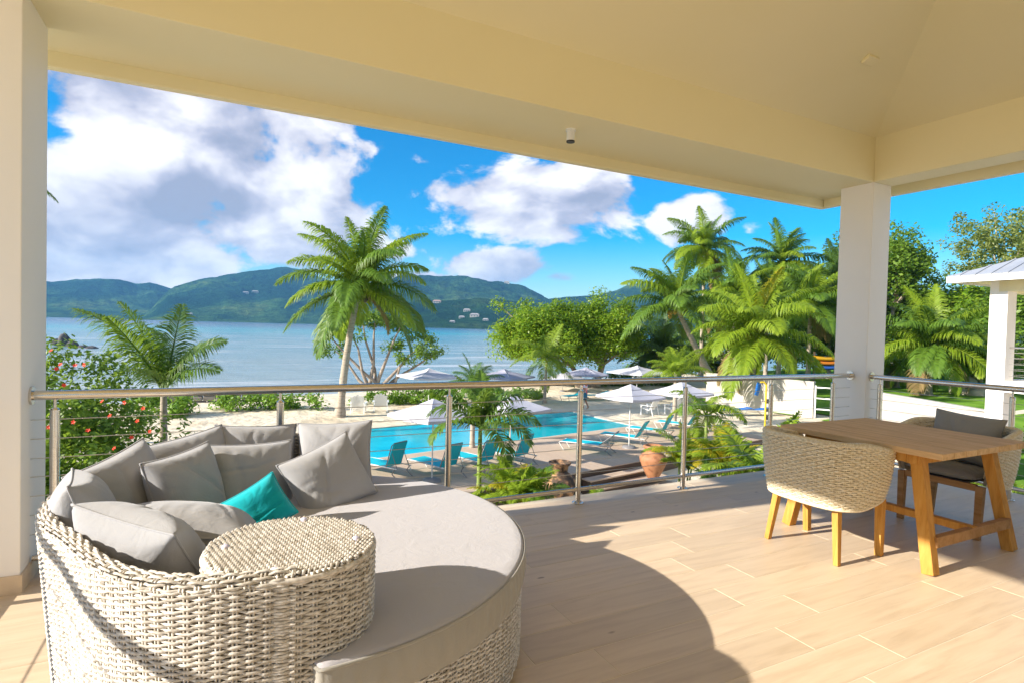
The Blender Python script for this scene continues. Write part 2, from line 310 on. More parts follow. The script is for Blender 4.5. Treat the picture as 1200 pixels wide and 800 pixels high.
class MB:
    def __init__(s): s.v = []; s.f = []; s.sm = []
    def add(s, vs, fs, smooth=False):
        b = len(s.v); s.v += [tuple(v) for v in vs]; s.f += [tuple(b+i for i in f) for f in fs]; s.sm += [smooth]*len(fs); return s
    def box(s, x0, x1, y0, y1, z0, z1):
        return s.add([(x0, y0, z0), (x1, y0, z0), (x1, y1, z0), (x0, y1, z0), (x0, y0, z1), (x1, y0, z1), (x1, y1, z1), (x0, y1, z1)],
                     [(0, 3, 2, 1), (4, 5, 6, 7), (0, 1, 5, 4), (1, 2, 6, 5), (2, 3, 7, 6), (3, 0, 4, 7)])
    def beam(s, a, b, w, h=None, up=(0, 0, 1), w2=None, h2=None):
        h = h or w; w2 = w2 or w; h2 = h2 or h; a = Vector(a); b = Vector(b); d = (b-a).normalized(); u = Vector(up)
        if abs(d.dot(u)) > .98: u = Vector((0, 1, 0))
        x = d.cross(u).normalized(); y = x.cross(d)
        vs = [a+x*(i*w/2)+y*(j*h/2) for i, j in ((-1, -1), (1, -1), (1, 1), (-1, 1))]+[b+x*(i*w2/2)+y*(j*h2/2) for i, j in ((-1, -1), (1, -1), (1, 1), (-1, 1))]
        return s.add(vs, [(3, 2, 1, 0), (4, 5, 6, 7), (0, 1, 5, 4), (1, 2, 6, 5), (2, 3, 7, 6), (3, 0, 4, 7)])
    def tube(s, pts, rad, n=8, caps=True, closed=False):
        pts = [Vector(p) for p in pts]; m = len(pts); rad = rad if hasattr(rad, '__len__') else [rad]*m
        vs = []; prev = None
        for i, p in enumerate(pts):
            d = (pts[(i+1) % m]-pts[i-1]) if closed else (pts[min(i+1, m-1)]-pts[max(i-1, 0)])
            d.normalize()
            if prev is None:
                u = Vector((0, 0, 1)) if abs(d.z) < .9 else Vector((1, 0, 0))
                x = d.cross(u).normalized()
            else: x = (prev-d*prev.dot(d)).normalized()
            prev = x; y = d.cross(x)
            for k in range(n):
                a = 2*math.pi*k/n; vs.append(p+(x*math.cos(a)+y*math.sin(a))*rad[i])
        fs = []
        for i in range(m if closed else m-1):
            j = (i+1) % m
            for k in range(n): fs.append((i*n+k, i*n+(k+1) % n, j*n+(k+1) % n, j*n+k))
        s.add(vs, fs, True)
        if caps and not closed: s.add(vs[:n], [tuple(range(n-1, -1, -1))]); s.add(vs[-n:], [tuple(range(n))])
        return s
    def lathe(s, prof, n=24, c=(0, 0, 0)):
        vs = []; fs = []
        for r, z in prof:
            for k in range(n):
                a = 2*math.pi*k/n; vs.append((c[0]+r*math.cos(a), c[1]+r*math.sin(a), c[2]+z))
        for i in range(len(prof)-1):
            for k in range(n): fs.append((i*n+k, i*n+(k+1) % n, (i+1)*n+(k+1) % n, (i+1)*n+k))
        return s.add(vs, fs, True)
    def prism(s, poly, z0, z1):
        n = len(poly); vs = [(x, y, z0) for x, y in poly]+[(x, y, z1) for x, y in poly]
        return s.add(vs, [tuple(range(n-1, -1, -1)), tuple(range(n, 2*n))]+[(i, (i+1) % n, n+(i+1) % n, n+i) for i in range(n)])
    def mesh(s, name):
        me = bpy.data.meshes.new(name); me.from_pydata(s.v, [], s.f); me.polygons.foreach_set('use_smooth', s.sm); me.update(); return me
    def build(s, name, mat, parent=None, loc=None, rot=None, scale=None, bevel=0):
        o = link(name, s.mesh(name), mat, parent, loc, rot, scale)
        if bevel:
            b = o.modifiers.new('bevel', 'BEVEL'); b.width = bevel; b.segments = 2; b.limit_method = 'ANGLE'; b.angle_limit = R(40)
        return o
def copy_tree(o, parent=None):
    c = o.copy(); COL.objects.link(c); c.parent = parent
    for ch in list(o.children): copy_tree(ch, c)
    return c

# ------------------------------------------------------------------ terrain, sea, hills
_rng = np.random.RandomState(5); _tab = _rng.rand(256, 256)
def vnoise(x, y):
    xi = np.floor(x).astype(int); yi = np.floor(y).astype(int); fx = x-xi; fy = y-yi
    fx = fx*fx*(3-2*fx); fy = fy*fy*(3-2*fy); g = lambda a, b: _tab[a % 256, b % 256]
    return (g(xi, yi)*(1-fx)+g(xi+1, yi)*fx)*(1-fy)+(g(xi, yi+1)*(1-fx)+g(xi+1, yi+1)*fx)*fy
def fbm(x, y, o=5):
    s = 0; a = .5
    for i in range(o): s = s+a*vnoise(x+17*i, y+31*i); x = x*2.03; y = y*2.03; a *= .5
    return s
def sstep(a, b, x):
    t = np.clip((x-a)/(b-a), 0, 1); return t*t*(3-2*t)
SEA_Z = -4.2
# shoreline, from the water's edge in the photograph
_sh = [onz(x, y, SEA_Z) for x, y in ((60, 470), (230, 462), (380, 456), (520, 448), (640, 442), (760, 437))]
_shx = np.array([-400]+[p.x for p in _sh]+[90, 140, 300, 900]); _shy = np.array([20]+[p.y for p in _sh]+[66, 90, 230, 800])
def ground_z(x, y):
    ys = np.interp(x, _shx, _shy)
    z = -3.05-0.60*sstep(17.5, 14.0, y)*sstep(-4, 0, x)+.12*(fbm(x*.25, y*.25)-.5)*sstep(26, 30, y)
    z = z-1.9*sstep(-16, 6, y-ys)
    return z+.5*sstep(30, 55, x)*sstep(40, 10, y)
def ground():
    xs = np.concatenate([np.linspace(-400, -30, 20), np.linspace(-28, 60, 150), np.linspace(62, 150, 40), np.linspace(160, 900, 20)])
    ys = np.concatenate([np.linspace(-80, 4, 10), np.linspace(5, 75, 130), np.linspace(77, 160, 20), np.linspace(180, 700, 14)])
    X, Y = np.meshgrid(xs, ys); Z = ground_z(X, Y); V = np.stack([X, Y, Z], -1).reshape(-1, 3); nx = len(xs); ny = len(ys)
    # keep the pool basin open
    idx = np.arange(nx*ny).reshape(ny, nx); F = np.stack([idx[:-1, :-1], idx[:-1, 1:], idx[1:, 1:], idx[1:, :-1]], -1).reshape(-1, 4)
    o = link('sand_ground', arrays_mesh('sand_ground', V, F), 'sand'); tag(o, kind='structure'); return o
ground()
S = 9000
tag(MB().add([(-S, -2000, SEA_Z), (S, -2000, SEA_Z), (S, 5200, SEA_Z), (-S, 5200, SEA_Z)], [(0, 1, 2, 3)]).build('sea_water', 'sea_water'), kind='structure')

HILLS = []
def hill_range(name, pts, d_shore, d_ridge, d_back, seed, rough=1.0, mat='forest'):
    a_pts = np.array([azel(x, y)[0] for x, y in pts]); e_pts = np.tan([azel(x, y)[1] for x, y in pts])
    def height(az, d):
        rz = CAMH+np.interp(az, a_pts, e_pts)*d_ridge*(1+.05*(fbm(az*60+seed, az*0+seed, 4)-.47))
        edge = sstep(a_pts[0], a_pts[0]+.05, az)*sstep(a_pts[-1], a_pts[-1]-.05, az)
        x = np.sin(az)*d; y = np.cos(az)*d
        t = (d-d_shore)/(d_ridge-d_shore)
        n = fbm(x/260+seed, y/260, 6)-.47; sp = fbm(az*9+seed*3, d/1400+seed, 4)-.47
        prof = np.where(t < 1, np.clip(t, 0, 1)**1.15, 1-.8*sstep(1, 1+(d_back-d_ridge)/(d_ridge-d_shore), t))
        spur = (sp*1.3+.5*(np.abs(fbm(az*22+seed, d/600+seed, 4)-.47)-.1))*np.sin(np.pi*np.clip(t, 0, 1))
        h = (rz-SEA_Z)*(prof*(1+0*n)+spur*.45*(prof+.25)*np.clip(1.1-t, 0, 1)) + (n*150*rough+70*rough*(np.abs(fbm(x/170+seed*2, y/170+3, 5)-.47)-.08)+26*(fbm(x/45+seed, y/45, 3)-.44))*np.clip(prof+.15, 0, 1)*np.where(t > .9, .25, 1)*(sstep(-.02, .12, t))
        h = np.minimum(h, (rz-SEA_Z)*(d/d_ridge)*1.0+3*n)
        return SEA_Z-2+np.maximum(h, 0)*edge + 3*sstep(0, .03, t)
    az = np.linspace(a_pts[0], a_pts[-1], int(300*(a_pts[-1]-a_pts[0])/.35)+20); ds = np.concatenate([np.linspace(d_shore*.985, d_ridge, 130), np.linspace(d_ridge*1.01, d_back, 12)])
    A, D = np.meshgrid(az, ds); Z = height(A, D); V = np.stack([np.sin(A)*D, np.cos(A)*D, Z], -1).reshape(-1, 3)
    idx = np.arange(A.size).reshape(A.shape); F = np.stack([idx[:-1, :-1], idx[:-1, 1:], idx[1:, 1:], idx[1:, :-1]], -1).reshape(-1, 4)
    o = link(name, arrays_mesh(name, V, F), mat); tag(o, kind='structure'); HILLS.append((height, d_shore, d_back, a_pts[0], a_pts[-1])); return o
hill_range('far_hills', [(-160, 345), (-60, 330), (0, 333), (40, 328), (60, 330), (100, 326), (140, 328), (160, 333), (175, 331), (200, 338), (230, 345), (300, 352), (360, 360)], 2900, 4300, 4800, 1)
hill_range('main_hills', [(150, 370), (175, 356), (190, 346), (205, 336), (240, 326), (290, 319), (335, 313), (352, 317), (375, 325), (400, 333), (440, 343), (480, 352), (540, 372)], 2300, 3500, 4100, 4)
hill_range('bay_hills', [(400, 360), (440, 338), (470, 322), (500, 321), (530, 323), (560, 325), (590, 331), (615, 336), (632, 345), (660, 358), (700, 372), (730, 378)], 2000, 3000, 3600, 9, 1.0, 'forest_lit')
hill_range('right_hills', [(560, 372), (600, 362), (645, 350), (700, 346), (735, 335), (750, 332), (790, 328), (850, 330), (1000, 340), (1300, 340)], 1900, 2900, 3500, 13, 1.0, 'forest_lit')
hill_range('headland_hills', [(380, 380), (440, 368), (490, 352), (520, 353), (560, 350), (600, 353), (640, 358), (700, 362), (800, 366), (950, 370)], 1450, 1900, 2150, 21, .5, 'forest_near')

# ------------------------------------------------------------------ terrace floor: slab with plank tiles laid in it
FX0, FX1, FY0, FY1 = -1.5, 7.0, -2.2, 4.30
fl = MB().box(FX0, FX1, FY0, FY1, -.25, -.0014).build('terrace_floor', 'grout'); tag(fl, kind='structure')
TP, TL, G = 0.2275, 1.33, 0.005
tile_meshes = {}
rowoff = {0: 3.88, 1: 2.88, 2: 2.55, 3: 2.91, 4: 2.60, 5: 2.95, 6: 2.68, 7: 2.9}
rr = random.Random(3)
for r in range(-11, 13):
    y0 = 1.265+r*TP; y1 = min(y0+TP, FY1)
    if y0 < 0.30 or y1-y0 < .03: continue
    off = rowoff.get(r, rr.uniform(2, 3.3)); k0 = math.floor((FX0-off)/TL)
    for k in range(k0, 9):
        xa = max(off+k*TL, FX0); xb = min(off+(k+1)*TL, FX1)
        if xb-xa < .02: continue
        key = (round(xb-xa, 3), round(y1-y0, 3))
        if key not in tile_meshes:
            w, h = key[0]/2-G/2, key[1]/2-G/2; b = .0012; mb = MB()
            mb.add([(-w, -h, -.01), (w, -h, -.01), (w, h, -.01), (-w, h, -.01), (-w, -h, -b), (w, -h, -b), (w, h, -b), (-w, h, -b), (-w+b, -h+b, 0), (w-b, -h+b, 0), (w-b, h-b, 0), (-w+b, h-b, 0)],
                   [(0, 1, 5, 4), (1, 2, 6, 5), (2, 3, 7, 6), (3, 0, 4, 7), (4, 5, 9, 8), (5, 6, 10, 9), (6, 7, 11, 10), (7, 4, 8, 11), (8, 9, 10, 11)])
            tile_meshes[key] = mb.mesh('floor_tile')
        link('floor_tile', tile_meshes[key], 'tile_wood', fl, ((xa+xb)/2, (y0+y1)/2, 0))
MB().box(FX0, FX1, FY0, .305, -.0014, -.0003).build('floor_screed', 'tile_wood', fl)

# ------------------------------------------------------------------ the terrace building
tb = empty('terrace_building', (3, 1, -3.5), label='cream painted covered terrace with white square pillars and deep beams', cat='building')
def tpart(mb, name, mat, bevel=0, parent=None):
    o = mb.build(name, mat, None, bevel=bevel); o.parent = parent or tb
    o.matrix_parent_inverse = Matrix.Translation((-3, -1, 3.5)); return o
ZB, ZT = 3.235, 3.73            # beam underside, beam top
PX, PY0 = -0.95, 3.92           # right face of left pillar, inner face of both
CX0, CX1, CY1 = 6.52, 6.86, 4.30
pl = tpart(MB().box(-1.40, PX, PY0, 4.42, -.004, ZB+.002), 'pillar', 'paint_white', .006)
pr = tpart(MB().box(CX0, CX1, PY0, CY1, -.004, ZB+.002), 'pillar', 'paint_white', .006)
for p, (x0, x1, y1) in ((pl, (-1.40, PX, 4.42)), (pr, (CX0, CX1, CY1))):
    sk = MB().box(x0-.012, x1+.012, PY0-.012, y1+.012, -.002, .10).build('skirting', 'tile_wood', p, bevel=.002)
tpart(MB().box(-1.41, CX1+.01, PY0, 4.40, ZB, ZT+.3), 'beam', 'paint_cream', .004)
tpart(MB().box(CX0, CX1+.005, -2.5, PY0, ZB, ZT+.3), 'beam', 'paint_cream', .004)
tpart(MB().box(-1.405, PX, -2.5, PY0, ZB, ZT+.3), 'beam', 'paint_cream', .004)
tpart(MB().box(-1.405, CX1, -2.6, -2.3, -.2, ZT+.3), 'rear_wall', 'paint_white')
EX0, EX1, EY0, EY1 = -2.4, 7.25, -3.4, 5.05
tpart(MB().box(EX0+.08, EX1-.08, 4.40, EY1-.08, 3.31, 3.33), 'soffit', 'paint_cream')
tpart(MB().box(CX1+.012, EX1-.08, EY0, 4.398, 3.31, 3.33), 'soffit', 'paint_cream')
tpart(MB().box(EX0+.08, -1.412, EY0, 4.398, 3.31, 3.33), 'soffit', 'paint_cream')
for b in ((EX0, EX1, EY1-.08, EY1), (EX1-.08, EX1, EY0, EY1-.082), (EX0, EX0+.08, EY0, EY1-.082)):
    tpart(MB().box(b[0], b[1], b[2], b[3], 3.20, 3.42), 'fascia', 'paint_cream', .012)
# hipped ceiling
sl_ = .55; cw = (PY0+2.3)/2; ym = (PY0-2.3)/2; zr = ZT+sl_*cw
A, B, C_, D_ = (PX, -2.3, ZT), (CX0, -2.3, ZT), (CX0, PY0, ZT), (PX, PY0, ZT); r0, r1 = (PX+cw, ym, zr), (CX0-cw, ym, zr)
for q in ((C_, D_, r0, r1), (B, C_, r1), (A, B, r1, r0), (D_, A, r0)):
    n = len(q); tpart(MB().add(q, [tuple(range(n))]).add([(x, y, z+.03) for x, y, z in q], [tuple(range(n-1, -1, -1))]), 'ceiling_panel', 'paint_cream')
# metal roof above
rz0 = 3.43; rh = (EY1-EY0)/2; ry = (EY0+EY1)/2; a, b, c, d = (EX0-.05, EY0, rz0), (EX1+.05, EY0, rz0), (EX1+.05, EY1+.05, rz0), (EX0-.05, EY1+.05, rz0)
e, f = (EX0+rh, ry, rz0+.52*rh), (EX1-rh, ry, rz0+.52*rh)
tpart(MB().add([a, b, c, d, e, f], [(2, 3, 4, 5), (1, 2, 5), (0, 1, 5, 4), (3, 0, 4)]), 'roof', 'metal_roof')
tpart(MB().box(-1.3, 6.8, -8, 4.0, -3.6, -.252), 'lower_storey', 'wall_render')
# light fittings
def spotlight(x, y, z):
    o = MB().tube([(0, 0, 0), (0, 0, -.018)], .045, 16).tube([(0, 0, -.018), (0, 0, -.10)], .036, 16).build('spotlight', 'plastic_white', None); o.parent = tb
    o.matrix_parent_inverse = Matrix.Translation((-3, -1, 3.5)); o.location = (x, y, z)
    MB().tube([(0, 0, -.1), (0, 0, -.112)], .037, 16).build('lens', 'plastic_dark', o)
p = onz(669, 152, ZB); spotlight(p.x, p.y, ZB)
def ceiling_hit(px, py):
    d = ray(px, py); best = None                      # plane rising inwards from the right-hand beam, and from the front beam
    tx = (ZT+sl_*CX0-CAMH)/(d.z+sl_*d.x); ty = (ZT+sl_*PY0-CAMH)/(d.z+sl_*d.y)
    px_, py_ = CC+d*tx, CC+d*ty
    return (px_, 'x') if px_.z < py_.z else (py_, 'y')
hp, ax = ceiling_hit(1019, 70)
em = MB().box(-.075, .075, -.045, .045, -.03, .004).build('emergency_light', 'paint_cream', None, bevel=.008); em.parent = tb; em.matrix_parent_inverse = Matrix.Translation((-3, -1, 3.5))
em.location = hp; em.rotation_euler = (0, math.atan(sl_), 0) if ax == 'x' else (-math.atan(sl_), 0, 0)

# ------------------------------------------------------------------ railings
RZ = 1.05
def railing(p0, p1, posts, label, flange0=True, flange1=True):
    p0 = Vector((*p0, 0)); p1 = Vector((*p1, 0)); d = (p1-p0).normalized(); L = (p1-p0).length
    root = empty('railing', p0, math.atan2(d.y, d.x), label, 'railing', None)
    hr = MB().tube([(0, 0, RZ), (L, 0, RZ)], .027, 16).build('handrail', 'steel', root)
    for fl_, x in ((flange0, 0), (flange1, L)):
        if fl_: MB().tube([(x-.012, 0, RZ), (x+.012, 0, RZ)], .052, 20).build('wall_flange', 'steel', hr)
    MB().tube([(0.01, 0, .12), (L-.01, 0, .12)], .018, 12).build('bottom_rail', 'steel', root)
    for z in (.91, .80, .69, .585, .475, .365, .255):
        MB().tube([(.0, 0, z), (L, 0, z)], .0026, 6).build('cable', 'steel_cable', root)
    for x in posts:
        q = MB().tube([(x, 0, 0), (x, 0, RZ-.085)], .0235, 14).tube([(x, 0, RZ-.085), (x, 0, RZ-.075)], [.0235, .017], 14).tube([(x, 0, RZ-.08), (x, 0, RZ-.02)], .008, 8).build('post', 'steel', root)
        MB().tube([(x, 0, 0), (x, 0, .008)], .05, 18).build('base_plate', 'steel', q)
        for s in (-1, 1):
            MB().tube([(x+.034*s, 0, .008), (x+.034*s, 0, .018)], .007, 6).build('bolt', 'steel', q)
    return root
railing((PX, 4.10), (CX0, 4.10), [.11+1.205*i for i in range(6)]+[7.16], 'stainless steel cable railing along the open sea side of the terrace')
railing((6.62, PY0), (6.62, -2.3), [.10, 1.31, 2.52, 3.73, 4.94, 6.0], 'stainless steel cable railing behind the wooden dining table')
railing((-1.25, PY0), (-1.25, -2.3), [.10, 1.31, 2.52, 3.73, 4.94, 6.0], 'stainless steel cable railing on the terrace side behind the daybed')

# ------------------------------------------------------------------ wicker
def strand_mesh(paths, rad, closed=False):
    """paths: (n, m, 3) array of strand centre lines -> four-sided tubes, all strands in one mesh."""
    P = np.asarray(paths, float); n, m, _ = P.shape
    T = (np.roll(P, -1, 1)-np.roll(P, 1, 1)) if closed else np.gradient(P, axis=1)
    T /= np.linalg.norm(T, axis=2, keepdims=True)+1e-9
    U = np.where(np.abs(T[..., 2:3]) < .85, np.array([0, 0, 1.]), np.array([1., 0, 0]))
    X = np.cross(T, U); X /= np.linalg.norm(X, axis=2, keepdims=True)+1e-9; Y = np.cross(T, X)
    ring = np.stack([P+X*rad, P+Y*rad, P-X*rad, P-Y*rad], 2)
    idx = np.arange(n*m*4).reshape(n, m, 4); a = idx if closed else idx[:, :-1]; b = np.roll(idx, -1, 1) if closed else idx[:, 1:]
    F = np.stack([a, np.roll(a, -1, 2), np.roll(b, -1, 2), b], -1).reshape(-1, 4)
    return ring.reshape(-1, 3), F
def weave(path_fn, s_len, zs, rib, amp, r_row, r_rib, closed, rng, sub=4, grp=1):
    """plain weave on the surface path_fn(s, v) -> (point, outward normal); rows at zs, paired ribs every `rib` metres."""
    nr = max(4, int(round(s_len/rib))); nr += nr % 2
    k = np.arange(nr*sub + (0 if closed else 1)); s = k/(nr*sub)
    rows = []
    for i, z in enumerate(zs):
        P, N = path_fn(s, z); ph = np.pi*(k/sub)+(math.pi if (i//grp) % 2 else 0)
        off = amp*np.clip(1.5*np.cos(ph), -1, 1)*rng.uniform(.92, 1.08, len(s))
        P = P+N*off[:, None]; P[:, 2] += rng.normal(0, .0009, len(s))+.0012*np.sin(s*40+i*1.7); rows.append(P)
    V, F = strand_mesh(np.array(rows), r_row, closed)
    zz = np.linspace(zs[0]-.004, zs[-1]+.004, max(6, int((zs[-1]-zs[0])/.012)))
    d = .0052/s_len; sr = np.arange(nr)/nr if closed else np.arange(nr+1)/nr; sr = np.sort(np.concatenate([np.clip(sr-d, 0, 1), np.clip(sr+d, 0, 1)]))
    cols = np.array([path_fn(sr, z)[0] for z in zz]).transpose(1, 0, 2)
    V2, F2 = strand_mesh(cols, r_rib)
    return np.concatenate([V, V2]), np.concatenate([F, F2+len(V)])

DBC = np.array([.27, 2.84]); DR = 1.118; MZ = 0.50; RIMZ = 0.775
def outline(th):                                  # daybed plan radius: round seat, flatter back
    a = np.abs((np.degrees(th)+180) % 360-180)    # 0 at +X, 180 at -X
    return DR-.235*sstep(102, 150, a)-.016*sstep(240, 266, np.degrees(th) % 360)*(np.degrees(th) % 360 < 268)
def daybed():
    root = empty('daybed', (DBC[0], DBC[1], 0), 0, 'round pale wicker daybed with curved back wall and grey mattress', 'daybed')
    rng = np.random.RandomState(2)
    th0, th1 = R(68), R(266.5); TC = np.array([.222, 2.0])-DBC; TR, TZ = .262, .765; RR_ = .026; Z0 = RIMZ-RR_
    def poly(xy, tt):
        L = np.concatenate([[0], np.cumsum(np.linalg.norm(np.diff(xy, axis=0), axis=1))]); tot = L[-1]
        d = np.gradient(xy, axis=0); nn = np.stack([d[:, 1], -d[:, 0]], -1); nn /= np.linalg.norm(nn, axis=1, keepdims=True)
        def fn(s, v):
            S_ = s*tot; x = np.interp(S_, L, xy[:, 0]); y = np.interp(S_, L, xy[:, 1]); nx = np.interp(S_, L, nn[:, 0]); ny = np.interp(S_, L, nn[:, 1])
            tth = np.interp(S_, L, tt); a_ = np.abs((np.degrees(tth)+180) % 360-180); up = 0.0
            if v <= Z0: z, inn, c_ = v, 0.0, 1.0
            elif v < Z0+math.pi*RR_: an = (v-Z0)/RR_; z, inn, c_, up = Z0+RR_*math.sin(an), RR_*(1-math.cos(an)), math.cos(an), math.sin(an)
            else: z, inn, c_ = Z0-(v-Z0-math.pi*RR_), 2*RR_, -1.0
            lean = -.06*(1-np.clip(z/.75, 0, 1))*sstep(80, 150, a_)-inn
            return np.stack([x+nx*lean, y+ny*lean, np.full_like(x, z)], -1), np.stack([nx*c_, ny*c_, np.full_like(nx, up)], -1)
        return fn, tot
    def arc(a, b):
        tt = np.linspace(a, b, 720); r = outline(tt); return np.stack([r*np.cos(tt), r*np.sin(tt)], -1), tt
    xw, tw_ = arc(th0, th1); xb, tb2 = arc(th1-2*math.pi, th0)
    ph = np.radians(np.linspace(-92, 40, 160)); xd = TC+TR*np.stack([np.cos(ph), np.sin(ph)], -1)
    fw, lw = poly(xw, tw_); fb, lb = poly(xb, tb2); fa, la = poly(np.concatenate([xw, xd]), np.concatenate([tw_, np.full(160, th1)]))
    pitch = .0089
    V, F = weave(fa, la, np.arange(.03, Z0, pitch), .043, .0044, .0050, .0038, False, rng)
    link('back_wall', arrays_mesh('back_wall', V, F), 'wicker', root)['kind'] = 'stuff'
    V, F = weave(fw, lw, np.arange(Z0, Z0+math.pi*RR_+.26, pitch*1.1), .043, .0046, .0049, .0040, False, rng)
    link('rim_roll', arrays_mesh('rim_roll', V, F), 'wicker', root)['kind'] = 'stuff'
    V, F = weave(fb, lb, np.arange(.03, .36, pitch), .043, .0044, .0050, .0038, False, rng)
    link('base_weave', arrays_mesh('base_weave', V, F), 'wicker', root)['kind'] = 'stuff'
    # backing added behind the weave against light leaks; also inner face of the back
    mb = MB()
    for fn, z1, s in ((fw, RIMZ-.01, np.linspace(0.002, .985, 120)), (fb, .36, np.linspace(0, 1, 120))):
        rows = []
        for off, z in ((-.010, .01), (-.010, .4 if z1 > .4 else .2), (-.010, z1-.02), (-.042, z1-.02), (-.042, .02)):
            P, N = fn(s, z); rows.append(P+N*off)
        n = len(s); vs = [tuple(p) for r_ in rows for p in r_]; fs = []
        for i in range(4):
            for k in range(n-1): fs.append((i*n+k, i*n+k+1, (i+1)*n+k+1, (i+1)*n+k))
        fs += [tuple(i*n for i in range(5)), tuple(i*n+n-1 for i in (4, 3, 2, 1, 0))]
        mb.add(vs, fs, False)
    mb.build('added_backing', 'wicker_backing', root)
    # mattress: top disc with wrinkles, piping, skirt
    nth, nr = 180, 34; tt = np.linspace(0, 2*np.pi, nth, endpoint=False)
    rad_out = np.where(np.where(tt < np.pi, np.abs((np.degrees(tt)+180) % 360-180) > 97, np.abs((np.degrees(tt)+180) % 360-180) > 91.5), np.minimum(outline(tt)-.075, DR+.016), DR+.016)
    kk = np.linspace(0, 1, nr); RR = np.concatenate([kk*.985, [.994, 1.0]]); vs = []; 
    for r_ in RR:
        x = rad_out*r_*np.cos(tt); y = rad_out*r_*np.sin(tt)
        z = MZ+.012*(1-r_**4)+.006*(fbm(x*2.5+3, y*2.5+8, 3)-.45)*(1-r_**3)
        z = z+.004*np.sin(14*(x*.7+y))*(fbm(x*2+9, y*2, 2)-.3)*(r_ < .97)
        if r_ > .99: z = z-(.004 if r_ < .999 else .016)
        vs.append(np.stack([x, y, z], -1))
    V = np.array(vs); n = len(RR); idx = np.arange(n*nth).reshape(n, nth)
    F = np.stack([idx[:-1], idx[1:], np.roll(idx[1:], -1, 1), np.roll(idx[:-1], -1, 1)], -1).reshape(-1, 4)
    mt = link('mattress', arrays_mesh('mattress', V.reshape(-1, 3), F), 'mattress_grey', root)
    zz = np.linspace(MZ-.016, .345, 9); vs = []
    nth2 = 720; t2 = np.linspace(0, 2*np.pi, nth2, endpoint=False); ro = np.interp(t2, np.append(tt, 2*np.pi), np.append(rad_out, rad_out[0]))
    for i, z in enumerate(zz):
        f_ = i/8; wob = .006*np.sin(t2*115+3*np.sin(t2*7))*f_*(1-f_)*2+.008*(fbm(t2*14, t2*0+z*6, 3)-.45)
        rr_ = ro+wob+.010*math.sin(math.pi*f_)-.004*f_
        vs.append(np.stack([rr_*np.cos(t2), rr_*np.sin(t2), np.full_like(t2, z)], -1))
    V = np.array(vs); idx = np.arange(9*nth2).reshape(9, nth2); F = np.stack([idx[:-1], idx[1:], np.roll(idx[1:], -1, 1), np.roll(idx[:-1], -1, 1)], -1).reshape(-1, 4)
    link('mattress_skirt', arrays_mesh('mattress_skirt', V.reshape(-1, 3), F), 'mattress_side', mt)
    MB().tube([((r_+.002)*math.cos(a_), (r_+.002)*math.sin(a_), MZ-.013) for a_, r_ in zip(tt, rad_out)], .006, 6, closed=True).build('piping', 'mattress_side', mt)
    # drum side table built into the arm
    dr = empty('drum_table', (TC[0], TC[1], 0)); dr.parent = root
    def fd(s, z):
        a = np.radians(42)+s*np.radians(224); return np.stack([TR*np.cos(a), TR*np.sin(a), np.full_like(a, z)], -1), np.stack([np.cos(a), np.sin(a), 0*a], -1)
    V, F = weave(fd, np.radians(224)*TR, np.arange(.36, TZ-.016, pitch), .043, .0044, .0050, .0038, False, rng)
    link('drum_side', arrays_mesh('drum_side', V, F), 'wicker', dr)['kind'] = 'stuff'
    paths = []; rows = np.arange(-TR+.004, TR, .0122); rb = .0115
    for i, v in enumerate(rows):
        h = math.sqrt(max(TR**2-v*v, 1e-5)); u = np.linspace(-h, h, 170)
        zz = TZ+.0062*np.cos(np.pi*u/rb+(math.pi if i % 2 else 0)); zz = np.where(np.abs(u) > h*.985, TZ-.016, zz)
        c_, s_ = math.cos(R(58)), math.sin(R(58)); paths.append(np.stack([u*c_-v*s_, u*s_+v*c_, zz], -1))
    V, F = strand_mesh(np.array(paths), .0064); link('drum_top', arrays_mesh('drum_top', V, F), 'wicker', dr)['kind'] = 'stuff'
    MB().tube([(TR*1.005*math.cos(a), TR*1.005*math.sin(a), TZ-.012) for a in np.linspace(0, 2*math.pi, 64, endpoint=False)], .009, 6, closed=True).build('drum_rim', 'wicker', dr)
    MB().lathe([(TR-.012, .36), (TR-.012, TZ-.008), (0.001, TZ-.008)], 48).build('drum_core', 'wicker_backing', dr)
    for px, py in ((264, 640), (322, 667), (356, 608), (417, 630)):
        q = onz(px, py, TZ+.008)
        MB().lathe([(.0, .010), (.008, .010), (.012, .006), (.014, 0)], 14).build('glass_pad', 'rubber_clear', dr, (q.x-DBC[0]-TC[0], q.y-DBC[1]-TC[1], TZ+.004))
    for a in (20, 110, 200, 290):
        MB().tube([(.8*math.cos(R(a)), .8*math.sin(R(a)), 0), (.8*math.cos(R(a)), .8*math.sin(R(a)), .03)], .03, 10).build('foot', 'plastic_dark', root)
    return root
daybed()

